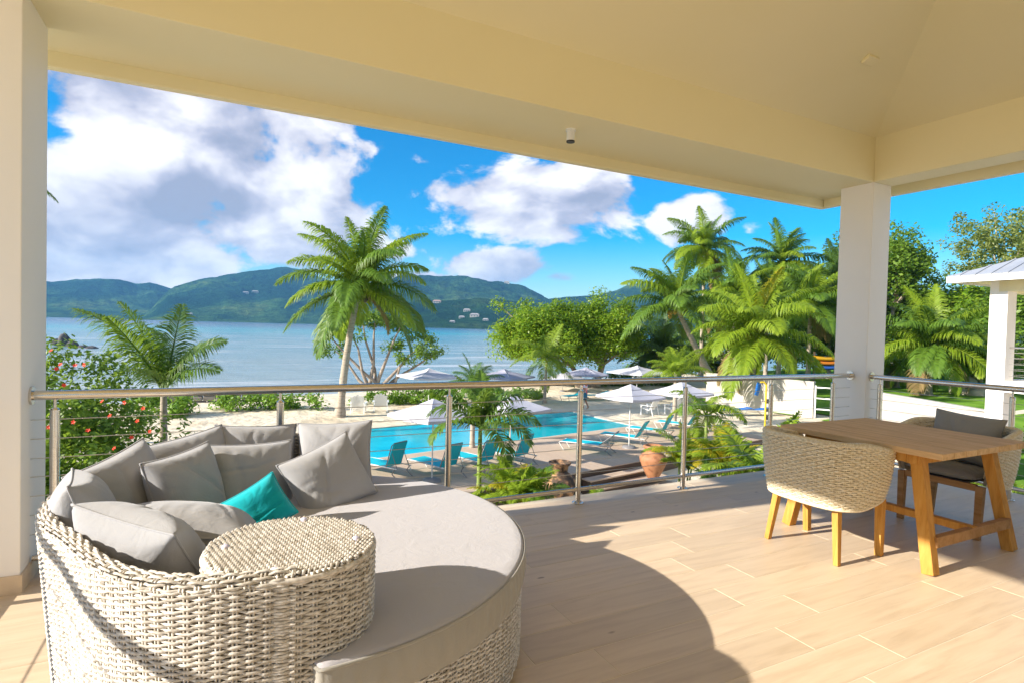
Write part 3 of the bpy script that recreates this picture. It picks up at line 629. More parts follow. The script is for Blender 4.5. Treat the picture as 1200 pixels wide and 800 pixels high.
# ------------------------------------------------------------------ cushions
def pillow_mesh(w, h, t, seed, n=44):
    g = np.linspace(-1, 1, n); U, Vv = np.meshgrid(g, g)
    pin = .075
    X = U*w/2*(1-pin*(1-Vv**2)**1.0*np.abs(U)**3); Y = Vv*h/2*(1-pin*(1-U**2)*np.abs(Vv)**3)
    prof = np.clip((1-np.abs(U)**2.6)*(1-np.abs(Vv)**2.6), 0, 1)**.46
    wr = .012*(fbm(U*1.6+seed*3.1, Vv*1.6+seed, 4)-.47)
    # creases that run from the corners and edges inwards
    edge = np.clip(np.maximum(np.abs(U), np.abs(Vv)), 0, 1); ang = np.arctan2(Vv, U)
    q = fbm(U*1.3+seed*2.7, Vv*1.3+5, 3); cr = .006*(np.abs(np.sin(ang*7.5+seed+7*q))**.6-.6)*sstep(.30, .8, edge)*(1-edge**8)
    cr = cr-.007*np.exp(-((U*math.cos(seed)+Vv*math.sin(seed)-.25+.3*(q-.5))/.05)**2)*(1-edge**4)-.008*np.exp(-((U*math.sin(seed*1.7)-Vv*math.cos(seed)*.8+.3+.4*(q-.5))/.06)**2)*(1-edge**4)
    Zt = t/2*prof+(wr+cr)*prof; Zb = -t/2*prof+(wr-cr)*prof
    V = np.concatenate([np.stack([X, Y, Zt], -1).reshape(-1, 3), np.stack([X, Y, Zb], -1).reshape(-1, 3)])
    idx = np.arange(n*n).reshape(n, n); F = np.stack([idx[:-1, :-1], idx[:-1, 1:], idx[1:, 1:], idx[1:, :-1]], -1).reshape(-1, 4)
    F2 = F[:, ::-1]+n*n; me = arrays_mesh('cushion', V, np.concatenate([F, F2]))
    ring = [(X[0, k], Y[0, k], 0) for k in range(n)]+[(X[k, -1], Y[k, -1], 0) for k in range(1, n)]+[(X[-1, k], Y[-1, k], 0) for k in range(n-2, -1, -1)]+[(X[k, 0], Y[k, 0], 0) for k in range(n-2, 0, -1)]
    return me, ring
def cushion(loc, face, lean, spin, w, h, t, mat, label, seed, cat='cushion', group=None):
    """face: compass angle (deg, from +X) the front looks to; lean: tilt back (deg); spin: turn in its own plane."""
    me, ring = pillow_mesh(w, h, t, seed); o = link('cushion', me, mat)
    nrm = Vector((math.cos(R(face))*math.cos(R(lean)), math.sin(R(face))*math.cos(R(lean)), math.sin(R(lean))))
    up = Vector((0, 0, 1)); side = up.cross(nrm).normalized() if abs(nrm.z) < .98 else Vector((1, 0, 0)); up2 = nrm.cross(side)
    M = Matrix((side, up2, nrm)).transposed().to_4x4() @ Matrix.Rotation(R(spin), 4, 'Z'); M.translation = Vector(loc); o.matrix_world = M
    tag(o, label, cat, group)
    MB().tube(ring, .0045, 5, closed=True).build('seam', mat, o)
    return o
GC = 'cushions on the daybed'
cs = 'cushion_grey'
cushion((-.215, 2.375, .66), 42, 36, 8, .45, .42, .24, cs, 'plump grey cushion slumped on the daybed wall beside the drum table', 1, group=GC)
cushion((-.46, 2.80, .665), 10, 18, -4, .46, .42, .22, cs, 'grey cushion wedged behind the slumped cushion at the curved wicker wall', 2, group=GC)
cushion((-.40, 3.22, .665), -35, 18, 10, .48, .40, .22, cs, 'grey cushion with a raised corner against the wicker wall nearest the pillar', 3, group=GC)
cushion((-.15, 3.60, .665), -62, 16, 8, .50, .40, .21, cs, 'grey cushion at the back wall, mostly hidden by two cushions before it', 4, group=GC)
cushion((.20, 3.74, .68), -85, 15, -3, .46, .40, .21, cs, 'grey cushion at the middle of the back wall behind the teal cushion', 5, group=GC)
cushion((.65, 3.66, .675), -105, 12, 2, .45, .42, .21, cs, 'upright square grey cushion at the open end of the back wall', 6, group=GC)
cushion((-.14, 3.22, .66), -48, 14, 6, .38, .39, .21, cs, 'grey cushion with a pinched corner standing in front of the wall cushions', 7, group=GC)
cushion((.155, 3.42, .64), -80, 16, -2, .46, .39, .22, cs, 'grey cushion standing directly behind the teal cushion', 8, group=GC)
cushion((.555, 3.30, .625), -78, 24, 20, .44, .40, .20, cs, 'grey cushion tipped on one corner in front of the upright square one', 9, group=GC)
cushion((-.125, 2.70, .61), 60, 72, 20, .57, .52, .27, cs, 'grey cushion lying flat on the mattress behind the drum table', 10, group=GC)
cushion((.18, 2.98, .60), -92, 20, 30, .265, .235, .15, 'cushion_teal', 'small bright teal cushion among the grey ones', 11)

# ------------------------------------------------------------------ dining set
def dining_table():
    x0, x1, y0, y1, zt = 3.99, 5.12, 1.91, 3.06, .785
    cx, cy_ = (x0+x1)/2, (y0+y1)/2; root = empty('dining_table', (cx, cy_, 0), 0, 'wooden slatted dining table on splayed trestle legs', 'table')
    n = 8; w = (x1-x0)/n
    for i in range(n):
        MB().box(-w/2+.0035, w/2-.0035, y0-cy_, y1-cy_, -.04, 0).build('plank', 'teak_top', root, (x0+w*(i+.5)-cx, 0, zt), bevel=.003)
    lx, ly = .475, .50
    for ya in (-ly+.10, ly-.17): MB().box(-lx-.02, lx+.02, ya, ya+.07, zt-.11, zt-.041).build('cross_bearer', 'teak_leg', root, bevel=.003)
    for sx in (-1, 1):
        MB().box(sx*lx-.02, sx*lx+.02, -ly+.171, ly-.171, zt-.105, zt-.041).build('apron', 'teak_leg', root, bevel=.003)
        for sy in (-1, 1):
            MB().beam((sx*(lx-.03), sy*(ly-.125), zt-.041), (sx*(lx+.035), sy*(ly+.01), 0.0), .078, .072, up=(0, 1, 0)).build('leg', 'teak_leg', root, bevel=.004)
    for sy in (-1, 1):
        MB().beam((-lx, sy*(ly+.003), .20), (lx, sy*(ly+.003), .20), .045, .07).build('stretcher', 'teak_brown', root, bevel=.004)
    MB().beam((0, -ly-.02, .215), (0, ly+.02, .215), .06, .05).build('stretcher', 'teak_leg', root, bevel=.004)
    return root
dining_table()
def chair_shell(root):
    rng = np.random.RandomState(8); W, D0, D1 = .37, -.33, .27      # half width, back and front reach (chair faces +X)
    tt = np.linspace(R(62), R(298), 400)
    def pt(t):
        c_, s_ = np.cos(t), np.sin(t); e = 2/3.0
        return np.stack([np.sign(c_)*np.abs(c_)**e*.33, np.sign(s_)*np.abs(s_)**e*W], -1)
    xy = pt(tt); L = np.concatenate([[0], np.cumsum(np.linalg.norm(np.diff(xy, axis=0), axis=1))]); tot = L[-1]
    d = np.gradient(xy, axis=0); nn = np.stack([d[:, 1], -d[:, 0]], -1); nn /= np.linalg.norm(nn, axis=1, keepdims=True)
    top = lambda x: .80-.075*sstep(-.2, .3, x)
    def make(inner):
        def fn(s, z):
            S_ = s*tot; x = np.interp(S_, L, xy[:, 0]); y = np.interp(S_, L, xy[:, 1]); nx = np.interp(S_, L, nn[:, 0]); ny = np.interp(S_, L, nn[:, 1])
            u = (z-.36)/.44; zz = .36+.05*sstep(-.15, .28, x)+(top(x)-.36-.05*sstep(-.15, .28, x))*u
            bulge = -.04*(1-np.clip(u, 0, 1))**2.2+.012*np.clip(u, 0, 1)
            o = bulge-(.045 if inner else 0)
            N = np.stack([nx, ny, 0*nx], -1); return np.stack([x+nx*o, y+ny*o, zz], -1), (-N if inner else N)
        return fn
    fo, fi = make(False), make(True)
    V, F = weave(fo, tot, np.arange(.365, .80, .0132), .036, .0050, .0066, .0040, False, rng, 4)
    link('outer_weave', arrays_mesh('outer_weave', V, F), 'wicker_chair', root)['kind'] = 'stuff'
    V, F = weave(fi, tot, np.arange(.44, .80, .0125), .034, .0046, .0062, .0036, False, rng, 2)
    link('inner_weave', arrays_mesh('inner_weave', V, F), 'wicker_chair', root)['kind'] = 'stuff'
    s = np.linspace(0, 1, 70); rows = []
    for o, z in ((-.008, .362), (-.008, .45), (-.008, .6), (-.008, .79), (-.038, .79), (-.038, .6), (-.038, .45), (-.038, .362)):
        P, N = fo(s, z); rows.append(P+N*o)
    n = len(s); fs = []
    for i in range(7):
        for k in range(n-1): fs.append((i*n+k, i*n+k+1, (i+1)*n+k+1, (i+1)*n+k))
    fs += [tuple(i*n for i in range(8)), tuple(i*n+n-1 for i in range(7, -1, -1))]
    MB().add([tuple(p) for r_ in rows for p in r_], fs).build('shell_core', 'wicker_backing', root)
    P, N = fo(np.linspace(0, 1, 700), .80); P = P-N*.02; k = np.linspace(0, 1, 700); rim = []
    for ph in range(4):
        a = k*tot/.05*2*math.pi+ph*math.pi/2; rim.append(P+N*(np.cos(a)*.022)[:, None]+np.stack([0*a, 0*a, np.sin(a)*.012], -1))
    V, F = strand_mesh(np.array(rim), .0072); link('rim_braid', arrays_mesh('rim_braid', V, F), 'wicker_chair', root)['kind'] = 'stuff'
    P, N = fo(np.linspace(0, 1, 90), .366); MB().tube([tuple(p) for p in P], .011, 6).build('lower_rim', 'wicker_chair', root)
def tub_chair(loc, rz, label, wood, pillow):
    root = empty('tub_chair', (*loc, 0), R(rz), label, 'chair', 'wicker tub chairs at the table'); chair_shell(root)
    for sy in (-1, 1):
        MB().beam((-.19, sy*.22, .395), (-.235, sy*.265, 0), .05, .045, up=(0, 1, 0), w2=.036, h2=.034).build('leg', wood, root, bevel=.003)
        MB().beam((.20, sy*.275, .40), (.215, sy*.27, 0), .052, .05, up=(0, 1, 0), w2=.042, h2=.042).build('leg', wood, root, bevel=.003)
    for xa in (-.2, .2): MB().beam((xa, -.25, .385), (xa, .25, .385), .035, .05).build('seat_rail', wood, root, bevel=.003)
    MB().box(-.17, .20, -.19, .19, .405, .415).build('seat_base', 'plastic_dark', root)
    me, ring = pillow_mesh(.44, .50, .10, 31); me.transform(Matrix.Diagonal((1, 1, 1, 1)))
    link('seat_pad', me, 'cushion_dark', root, (.0, 0, .455))
    if pillow:
        c = cushion((loc[0]+.14*math.cos(R(rz+180)), loc[1]+.14*math.sin(R(rz+180)), .70), rz, 18, -3, .50, .40, .15, 'cushion_dark', 'charcoal grey cushion leaning in the tub chair beyond the table', 41)
    return root
tub_chair((3.845, 2.575), 0, 'pale wicker tub chair with its back to the daybed, sunlit along the lower edge', 'teak_leg', False)
tub_chair((5.29, 2.45), 180, 'wicker tub chair holding a charcoal cushion, beyond the table by the railing', 'teak_brown', True)

# ------------------------------------------------------------------ vegetation builders
def frond_mesh(e0, droop, seed, nl=64, lw=.30, hang=.5, leafw=.011, stalk=.12):
    """pinnate palm leaf of length 1 leaving the origin along +X at elevation e0, arching down by `droop` degrees."""
    rng = np.random.RandomState(seed); N = 22; s = np.linspace(0, 1, N); e = R(e0)-R(droop)*s**1.5
    dx, dz = np.cos(e), np.sin(e); sway = .06*rng.randn()
    x = np.concatenate([[0], np.cumsum((dx[1:]+dx[:-1])/2)])/(N-1); z = np.concatenate([[0], np.cumsum((dz[1:]+dz[:-1])/2)])/(N-1); y = sway*s**2
    P = np.stack([x, y, z], -1); mb = MB(); rad = .014*(1-s)+.002; rad[0] = .022
    mb.tube([tuple(p) for p in P[::3]]+[tuple(P[-1])], list(rad[::3])+[.002], 4, caps=False)
    V = []; F = []
    for side in (-1, 1):
        for i in range(nl):
            f = (i+rng.rand()*.5)/nl; ss = stalk+(1-stalk)*f
            p = np.array([np.interp(ss, s, P[:, k]) for k in range(3)]); ee = np.interp(ss, s, e)
            t = np.array([math.cos(ee), 0, math.sin(ee)]); nrm = np.array([-math.sin(ee), 0, math.cos(ee)]); b = np.array([0, side, 0.])
            L = lw*(.35+.65*math.sin(math.pi*min(1, .18+.82*f)**.9)**.8)*(1-.55*f**5)*rng.uniform(.85, 1.12)
            fw = .35+.75*f+.1*rng.randn()
            d1 = t*fw+b*1.0+nrm*(.28+.12*rng.randn()); d1 /= np.linalg.norm(d1)
            d2 = d1*.75+np.array([0, 0, -1.])*hang*rng.uniform(.6, 1.3); d2 /= np.linalg.norm(d2)
            d3 = d2*.7+np.array([0, 0, -1.])*hang*rng.uniform(.7, 1.5); d3 /= np.linalg.norm(d3)
            w = np.cross(d1, np.array([0, 0, 1.])); w = t*.8+w*.1; w = w-d1*w.dot(d1); w /= np.linalg.norm(w)+1e-6; wd = leafw*rng.uniform(.8, 1.2)
            a0 = p; a1 = p+d1*L*.38; a2 = a1+d2*L*.34; a3 = a2+d3*L*.30
            bi = len(V); V += [a0-w*wd*.4, a0+w*wd*.4, a1-w*wd, a1+w*wd, a2-w*wd*.75, a2+w*wd*.75, a3]
            F += [(bi, bi+1, bi+3, bi+2), (bi+2, bi+3, bi+5, bi+4), (bi+4, bi+5, bi+6)]
    mb.add(V, F, False)
    return mb.mesh('frond')
ELEV = (80, 62, 44, 26, 8, -12, -34, -55)
FR = {}
def fronds(kind):
    if kind in FR: return FR[kind]
    prm = dict(coco=(66, 90, .29, .66, .0072), young=(58, 84, .33, .50, .0060), areca=(58, 40, .30, .35, .014), xmas=(95, 50, .34, .45, .014))[kind]
    FR[kind] = [[frond_mesh(e0, prm[0]*{80: .42, 62: .85, 44: 1.05}.get(e0, 1.0 if e0 > 0 else .75), 11*i+j+len(kind)*7, prm[1], prm[2], prm[3], prm[4]) for j in range(2)] for i, e0 in enumerate(ELEV)]
    return FR[kind]
def palm(name, label, base, crown, size, n, seed, kind='coco', mat='frond_green', trunk=.14, tmat='bark_palm', nuts=None, lo=-40, hi=82, mats=None, group=None, bend=.25, cat='palm tree', dead=2):
    rng = random.Random(seed); base = Vector(base); crown = Vector(crown); root = empty(name, base, 0, label, cat, group)
    c = crown-base; mid = Vector((c.x*bend, c.y*bend, c.z*.55)); pts = []; rad = []; N = 26
    for i in range(N+1):
        t = i/N; p = mid*2*t*(1-t)+c*t*t; pts.append(p); rad.append(trunk*(1-.42*t)*(1+.9*max(0, .10-t)/.10*.6)*(1.05 if i % 2 else .97))
    if c.length > .25: MB().tube(pts, rad, 10).build('trunk', tmat, root)
    fr = fronds(kind); az = rng.random()*6.28
    for i in range(n):
        az += 2.39996+rng.uniform(-.2, .2); u = (i+.5)/n; el = hi+(lo-hi)*u**1.1+rng.uniform(-8, 8)
        k = min(range(len(ELEV)), key=lambda q: abs(ELEV[q]-el)); sc = size*rng.uniform(.86, 1.1)*(.92 if el > 68 else 1)
        m = mat if mats is None or rng.random() > mats[1] else mats[0]
        link('frond', fr[k][rng.randrange(2)], m, root, c+Vector((0, 0, rng.uniform(-.02, .03)*size)), (rng.uniform(-.25, .25), 0, az), sc)
    if kind == 'coco' and n > 10:
        for i in range(dead): link('frond', fr[6+(i % 2)][i % 2], 'frond_dead', root, c-Vector((0, 0, .05*size)), (rng.uniform(-.3, .3), 0, rng.random()*6.28), size*rng.uniform(.65, .9))
    if nuts:
        nm = MB().lathe([(0.01, -1.2), (.55, -.9), (.9, -.2), (.8, .5), (.4, .95), (.01, 1.1)], 10).mesh('coconut')
        for i in range(nuts[0]):
            a = rng.random()*6.28; r_ = rng.uniform(.06, .15)*size; link('coconut', nm, nuts[1], root, c+Vector((r_*math.cos(a), r_*math.sin(a), -rng.uniform(.02, .16)*size)), None, .038*size)
    return root
def leaf_cloud(seed, clumps, per, leaf, crad, flat=.8, squash=(1, 1, 1)):
    """leaf blades gathered in clumps; clumps: (n,3) centres."""
    rng = np.random.RandomState(seed); n = len(clumps)*per
    c = np.repeat(clumps, per, 0); d = rng.randn(n, 3); d /= np.linalg.norm(d, axis=1, keepdims=True)
    rr_ = np.repeat(crad*rng.uniform(.65, 1.3, len(clumps)), per)*(rng.rand(n)**.42)
    p = c+d*rr_[:, None]*np.array([1, 1, flat])
    nrm = d*.55+rng.randn(n, 3)*.5+np.array([0, 0, .75]); nrm /= np.linalg.norm(nrm, axis=1, keepdims=True)
    a = np.cross(nrm, rng.randn(n, 3)); a /= np.linalg.norm(a, axis=1, keepdims=True); b = np.cross(nrm, a)
    L = leaf*rng.uniform(.6, 1.25, n)[:, None]; W = L*.52
    v0 = p-a*L*.5; v1 = p+b*W*.5-a*L*.02-nrm*L*.08; v2 = p+a*L*.5-nrm*L*.16; v3 = p-b*W*.5-a*L*.02-nrm*L*.08
    V = np.stack([v0, v1, v2, v3], 1).reshape(-1, 3); F = np.arange(n*4).reshape(n, 4)
    return V, F
def ellip_clumps(seed, n, r, inner=.45, low=-.55):
    rng = np.random.RandomState(seed); out = []
    while len(out) < n:
        d = rng.randn(3); d /= np.linalg.norm(d)
        if d[2] < low: continue
        out.append(d*(inner+(1-inner)*rng.rand()**.6)*np.array(r)*(1+.18*rng.randn()))
    return np.array(out)
def tree(name, label, base, centre, r, nclump, per, leaf, mat, seed, crad=None, trunk=.25, stems=1, bark='bark_tree', group=None, limbs=9, inner=.45, cat='tree', low=-.55):
    rng = random.Random(seed); base = Vector(base); root = empty(name, base, rng.random()*0, label, cat, group); c = Vector(centre)-base
    cl = ellip_clumps(seed, nclump, r, inner, low)+np.array(c)
    V, F = leaf_cloud(seed+1, cl, per, leaf, crad or min(r)*.34); link('crown', arrays_mesh('crown', V, F, False), mat, root)
    for sidx in range(stems):
        mb = MB(); off = Vector((rng.uniform(-.3, .3), rng.uniform(-.3, .3), 0))*(stems > 1)
        fork = Vector((c.x*.55+rng.uniform(-.3, .3)*r[0]*(stems > 1), c.y*.55+rng.uniform(-.3, .3)*r[1]*(stems > 1), max(c.z-r[2]*.75, c.z*.45)))
        mid = (off+fork)*.5+Vector((rng.uniform(-.12, .12), rng.uniform(-.12, .12), 0))*fork.z
        mb.tube([off, off*.5+mid*.5+Vector((0, 0, -.05)), mid, fork], [trunk*1.25, trunk, trunk*.85, trunk*.7], 8)
        for k in range(max(3, limbs//stems)):
            t = Vector(cl[rng.randrange(len(cl))]); m2 = fork.lerp(t, .5)+Vector((rng.uniform(-.2, .2), rng.uniform(-.2, .2), rng.uniform(-.1, .25)))*r[2]*.4
            mb.tube([fork, m2, t], [trunk*.55, trunk*.34, trunk*.10], 6)
        mb.build('trunk', bark, root)
    return root
def shrub(name, label, loc, r, nclump, per, leaf, mat, seed, flowers=0, group=None, crad=None, cat='shrub', flower_px=None):
    root = empty(name, loc, 0, label, cat, group); cl = ellip_clumps(seed, nclump, (r[0], r[1], r[2]), .6, -.15); cl[:, 2] = np.abs(cl[:, 2])
    V, F = leaf_cloud(seed+1, cl, per, leaf, crad or min(r)*.3); V[:, 2] = np.maximum(V[:, 2], -.05)
    link('foliage', arrays_mesh('foliage', V, F, False), mat, root); rng = random.Random(seed); mb = MB()
    for k in range(6): mb.tube([(rng.uniform(-.2, .2), rng.uniform(-.2, .2), -.1), tuple(cl[k]*.5), tuple(cl[k])], [.05, .03, .012], 5)
    mb.build('stem', 'bark_tree', root); return root
def flower_mesh():
    mb = MB()
    for k in range(5):
        a = k*2*math.pi/5; c_, s_ = math.cos(a), math.sin(a); r = lambda x, y, z: (x*c_-y*s_, x*s_+y*c_, z)
        mb.add([r(0, 0, 0), r(.5, -.36, .30), r(1, 0, .22), r(.5, .36, .30)], [(0, 1, 2, 3)])
    mb.tube([(0, 0, 0), (0, 0, .7)], [.05, .03], 5); return mb.mesh('flower')

# ------------------------------------------------------------------ pool, deck, steps
GZ = -3.0
PU = Vector((math.cos(R(10)), math.sin(R(10)), 0)); PV = Vector((-PU.y, PU.x, 0)); PO = Vector((4.24, 18.75, 0))
def pw(u, v, z): return PO+PU*u+PV*v+Vector((0, 0, z))
pool_corners = [pw(-5.5, .05, 0), pw(13.45, .15, 0), pw(14.0, 5.1, 0), pw(-5.5, 5.5, 0)]
def poly_sheet(name, pts, z0, z1, mat, parent=None, kind='structure'):
    o = MB().prism([(p.x, p.y) for p in pts], z0, z1).build(name, mat, parent)
    if kind: tag(o, kind=kind)
    return o
poly_sheet('pool_water', pool_corners, GZ-.05, GZ+.012, 'pool_water')
def ring_strip(name, pts, w, z0, z1, mat, parent=None):
    c = sum(pts, Vector())/len(pts); mb = MB(); out = [p+(p-c).normalized()*w for p in pts]
    for i in range(len(pts)):
        j = (i+1) % len(pts); q = [pts[i], pts[j], out[j], out[i]]; mb.prism([(p.x, p.y) for p in q], z0, z1)
    o = mb.build(name, mat, parent); return o
tag(ring_strip('pool_coping', pool_corners, .38, GZ-.2, GZ+.05, 'stone_pale'), kind='structure')
deck = empty('timber_deck', pw(5, -2.5, GZ), R(10)); tag(deck, kind='structure')
bw = .145; bm = MB().box(-10.2, 11.3, -bw/2+.004, bw/2-.004, -.03, 0).mesh('deck_board')
for i in range(34):
    link('deck_board', bm, 'deck_wood', deck, ((i % 3-1)*.0, -2.48+bw*(i+.5), .075))
MB().box(-10.2, 11.3, -2.5, -2.455, -.6, .04).build('deck_edge', 'riser_wood', deck)
MB().box(-10.15, 11.25, -2.45, 2.44, -.1, .044).build('deck_frame', 'riser_wood', deck)
st = empty('deck_steps', pw(6.6, -5.05, GZ), R(10), 'dark timber steps with pale treads leading down from the pool deck', 'steps')
for i in range(3):
    MB().box(-1.6, 1.6, -.38*(i+1)-.02, -.38*i, -.04, 0).build('tread', 'deck_wood', st, (0, 0, -.10-.17*i))
    MB().box(-1.58, 1.58, -.38*(i+1)+.02, -.38*i-.02, -.6, -.042).build('riser', 'riser_wood', st, (0, 0, -.10-.17*i))
garden = MB().add([(-14, 4.3, -3.60), (30, 4.3, -3.60), (30, 11.5, -3.60), (-14, 11.5, -3.60)], [(0, 1, 2, 3)]).build('garden_bed', 'soil'); tag(garden, kind='structure')

def urn(loc, h, mat, label, prof):
    root = empty('garden_urn', loc, 0, label, 'urn', None)
    MB().lathe([(r*h, z*h) for r, z in prof], 28).build('body', mat, root)
    q = [(r, z) for r, z in prof if z > .80]; MB().lathe([(prof[-1][0]*h*.99, prof[-1][1]*h), (prof[-1][0]*h*.82, prof[-1][1]*h), (prof[-1][0]*h*.7, prof[-1][1]*h-.22)], 28).build('mouth', mat, root)
    return root
urn(onz(655, 588, GZ-.25)+Vector((0, 0, 0)), 1.12, 'terracotta_aged', 'weathered dark patched clay urn beside the deck steps', [(.20, 0), (.30, .12), (.40, .34), (.43, .48), (.38, .62), (.24, .72), (.18, .78), (.19, .88), (.27, .96), (.28, 1.0)])
urn(onz(765, 561, GZ-.25), 1.10, 'terracotta', 'smooth orange terracotta urn beside the deck steps', [(.13, 0), (.20, .12), (.32, .36), (.40, .56), (.40, .66), (.30, .76), (.22, .80), (.23, .88), (.30, .93), (.31, .97), (.27, 1.0)])

# ------------------------------------------------------------------ loungers
def lounger(name, loc, rz, label, group, sling='sling_turquoise', back=52):
    root = empty(name, loc, R(rz), label, 'sun lounger', group)                 # foot end towards +X
    seat = MB().box(-.15, 1.28, -.30, .30, .318, .332).build('sling_seat', sling, root)
    bl = .74; b = R(back); ex, ez = -.15-bl*math.cos(b), .325+bl*math.sin(b)
    MB().beam((-.15, 0, .33), (ex, 0, ez), .60, .014, up=(0, 1, 0)).build('backrest', sling, root) if False else \
        MB().add([(-.15, -.29, .325), (-.15, .29, .325), (ex, .29, ez), (ex, -.29, ez), (-.165, -.29, .312), (-.165, .29, .312), (ex-.012, .29, ez-.012), (ex-.012, -.29, ez-.012)],
                 [(0, 1, 2, 3), (7, 6, 5, 4), (0, 3, 7, 4), (1, 5, 6, 2), (2, 6, 7, 3), (0, 4, 5, 1)]).build('backrest', sling, root)
    for s in (-1, 1):
        MB().tube([(-.55, s*.315, .315), (.9, s*.315, .325), (1.32, s*.315, .31)], .017, 8).build('side_rail', 'frame_white', root)
        MB().tube([(1.32, s*.315, .31), (1.36, s*.315, .28), (1.16, s*.315, 0)], .017, 8).build('leg', 'frame_white', root)
        MB().tube([(-.50, s*.315, .315), (-.38, s*.315, .15), (-.62, s*.315, 0)], .017, 8).build('leg', 'frame_grey', root)
    MB().tube([(-.15, -.315, .33), (ex+.05, -.315, ez-.06), (ex, -.27, ez+.01), (ex, .27, ez+.01), (ex+.05, .315, ez-.06), (-.15, .315, .33)], .016, 8).build('back_frame', 'frame_grey' , root)
    MB().tube([(-.15-.45*math.cos(b), -.25, .325+.45*math.sin(b)), (-.52, -.25, .30)], .010, 6).tube([(-.15-.45*math.cos(b), .25, .325+.45*math.sin(b)), (-.52, .25, .30)], .010, 6).tube([(-.15-.45*math.cos(b), -.25, .325+.45*math.sin(b)), (-.15-.45*math.cos(b), .25, .325+.45*math.sin(b))], .01, 6).build('support_strut', 'frame_grey', root)
    return root
DZ = GZ+.077
lpx = [(470, 559, 122, 70, 'turquoise sun lounger beside the daybed edge, at the row end farthest from the urns'), (533, 560, 112, 66, 'turquoise sun lounger behind the small palm, next to the lone end lounger'), (577, 553, 112, 66, 'turquoise sun lounger half hidden by the garden palm trunk'), (619, 546, 112, 68, 'turquoise sun lounger nearest the weathered dark urn'),
       (714, 531, 128, 40, 'turquoise sun lounger with low backrest above the deck steps'), (755, 522, 122, 58, 'turquoise sun lounger behind the orange urn, beside an umbrella base'), (785, 514, 120, 62, 'turquoise sun lounger with pale sunlit backrest behind the yellow palm clump'), (815, 506, 118, 58, 'turquoise sun lounger at the row end beside the slim green palm')]
for x, y, rz, bk, lab in lpx:
    p = onz(x, y, DZ); lounger('sun_lounger', p+Vector((math.cos(R(rz)), math.sin(R(rz)), 0))*.45, rz, lab, 'turquoise sun loungers on the deck', back=bk)
for x, y, rz, lab in ((676, 468, 200, 'turquoise sun lounger on the sand between the standing person and the slim pale palm'), (700, 468, 170, 'turquoise sun lounger on the sand behind the white umbrella, beside the standing person')):
    lounger('sun_lounger', onz(x, y, GZ-.02), rz, lab, 'loungers on the sand', back=20)
for x, y, rz, lab in ((862, 486, 165, 'blue sunbed by the white wall, beside the leaning trunk'), (884, 486, 160, 'blue sunbed by the white wall, next to the yellow pole')):
    lounger('sun_lounger', onz(x, y, GZ-.03), rz, lab, 'blue sunbeds by the wall', 'sling_blue', back=8)

# ------------------------------------------------------------------ umbrellas
def umbrella(base, h, half, rz, label, canvas='canvas_white', drop=.43, group='beach umbrellas', sides=4):
    root = empty('beach_umbrella', base, R(rz), label, 'umbrella', group)
    MB().tube([(0, 0, 0), (0, 0, h-.02)], .022, 10).build('pole', 'frame_white', root)
    MB().lathe([(0, .10), (.10, .10), (.24, .07), (.27, 0)], 20).build('base_weight', 'frame_grey', root)
    rad = half*math.sqrt(2) if sides == 4 else half; n = sides; off = math.pi/4 if sides == 4 else 0
    def canopy(r0, r1, z0, z1, sag):
        mb = MB(); K = 6; vs = []; fs = []
        for i in range(n):
            a0, a1 = off+2*math.pi*i/n, off+2*math.pi*(i+1)/n; b0 = len(vs)
            for j in range(K+1):
                t = j/K; r_ = r0+(r1-r0)*t; z = z0+(z1-z0)*t
                for m in range(5):
                    q = m/4; x = r_*((1-q)*math.cos(a0)+q*math.cos(a1)); y = r_*((1-q)*math.sin(a0)+q*math.sin(a1))
                    vs.append((x, y, z-sag*math.sin(math.pi*q)*t*(1-.2*t)))
            for j in range(K):
                for m in range(4): fs.append((b0+j*5+m, b0+j*5+m+1, b0+(j+1)*5+m+1, b0+(j+1)*5+m))
        return mb.add(vs, fs, False)
    cn = canopy(.30, rad, h-.14, h-drop, .05).build('canopy', canvas, root)
    canopy(.005, .42, h+.02, h-.15, .02).build('vent_cap', canvas, cn)
    mb = MB()
    vl = []
    for i in range(n):
        a0, a1 = off+2*math.pi*i/n, off+2*math.pi*(i+1)/n
        p0 = Vector((rad*math.cos(a0), rad*math.sin(a0), h-drop)); p1 = Vector((rad*math.cos(a1), rad*math.sin(a1), h-drop)); pts = [p0.lerp(p1, q/4)+Vector((0, 0, -.04*math.sin(math.pi*q/4))) for q in range(5)]
        for q in range(4): mb.add([pts[q], pts[q+1], pts[q+1]+Vector((0, 0, -.08)), pts[q]+Vector((0, 0, -.08))], [(0, 1, 2, 3)])
    mb.build('valance', canvas, cn)
    for i in range(n):
        a0 = off+2*math.pi*i/n; MB().tube([(.03*math.cos(a0), .03*math.sin(a0), h-.05), (rad*math.cos(a0)*.98, rad*math.sin(a0)*.98, h-drop-.02)], .010, 5).build('rib', 'frame_white', root)
    return root
def umb_px(bx, by, apex_y, half, rz, label, canvas='canvas_white', z=DZ, **k):
    b = onz(bx, by, z); d = (b-CC).dot(CF); h = (by-apex_y)*d/FPX
    return umbrella(b, h, half, rz, label, canvas, **k)
umb_px(506, 563, 467, .92, 20, 'white square umbrella over the loungers behind the small palm')
umb_px(597, 545, 461, .92, 14, 'white square umbrella behind the small palm fronds, over the lounger by the weathered urn')
umb_px(737, 524, 450, .92, 10, 'white square umbrella shading the loungers behind the orange urn')
umb_px(797, 513, 447, .92, 5, 'white square umbrella over the lounger row end, by the yellow palm clump')
def umb_far(ax, ay, depth, half, rz, label, canvas='canvas_white', **k):
    a = atd(ax, ay, depth); b = Vector((a.x, a.y, ground_z(np.array(a.x), np.array(a.y)).item())); return umbrella(b, a.z-b.z, half, rz, label, canvas, **k)
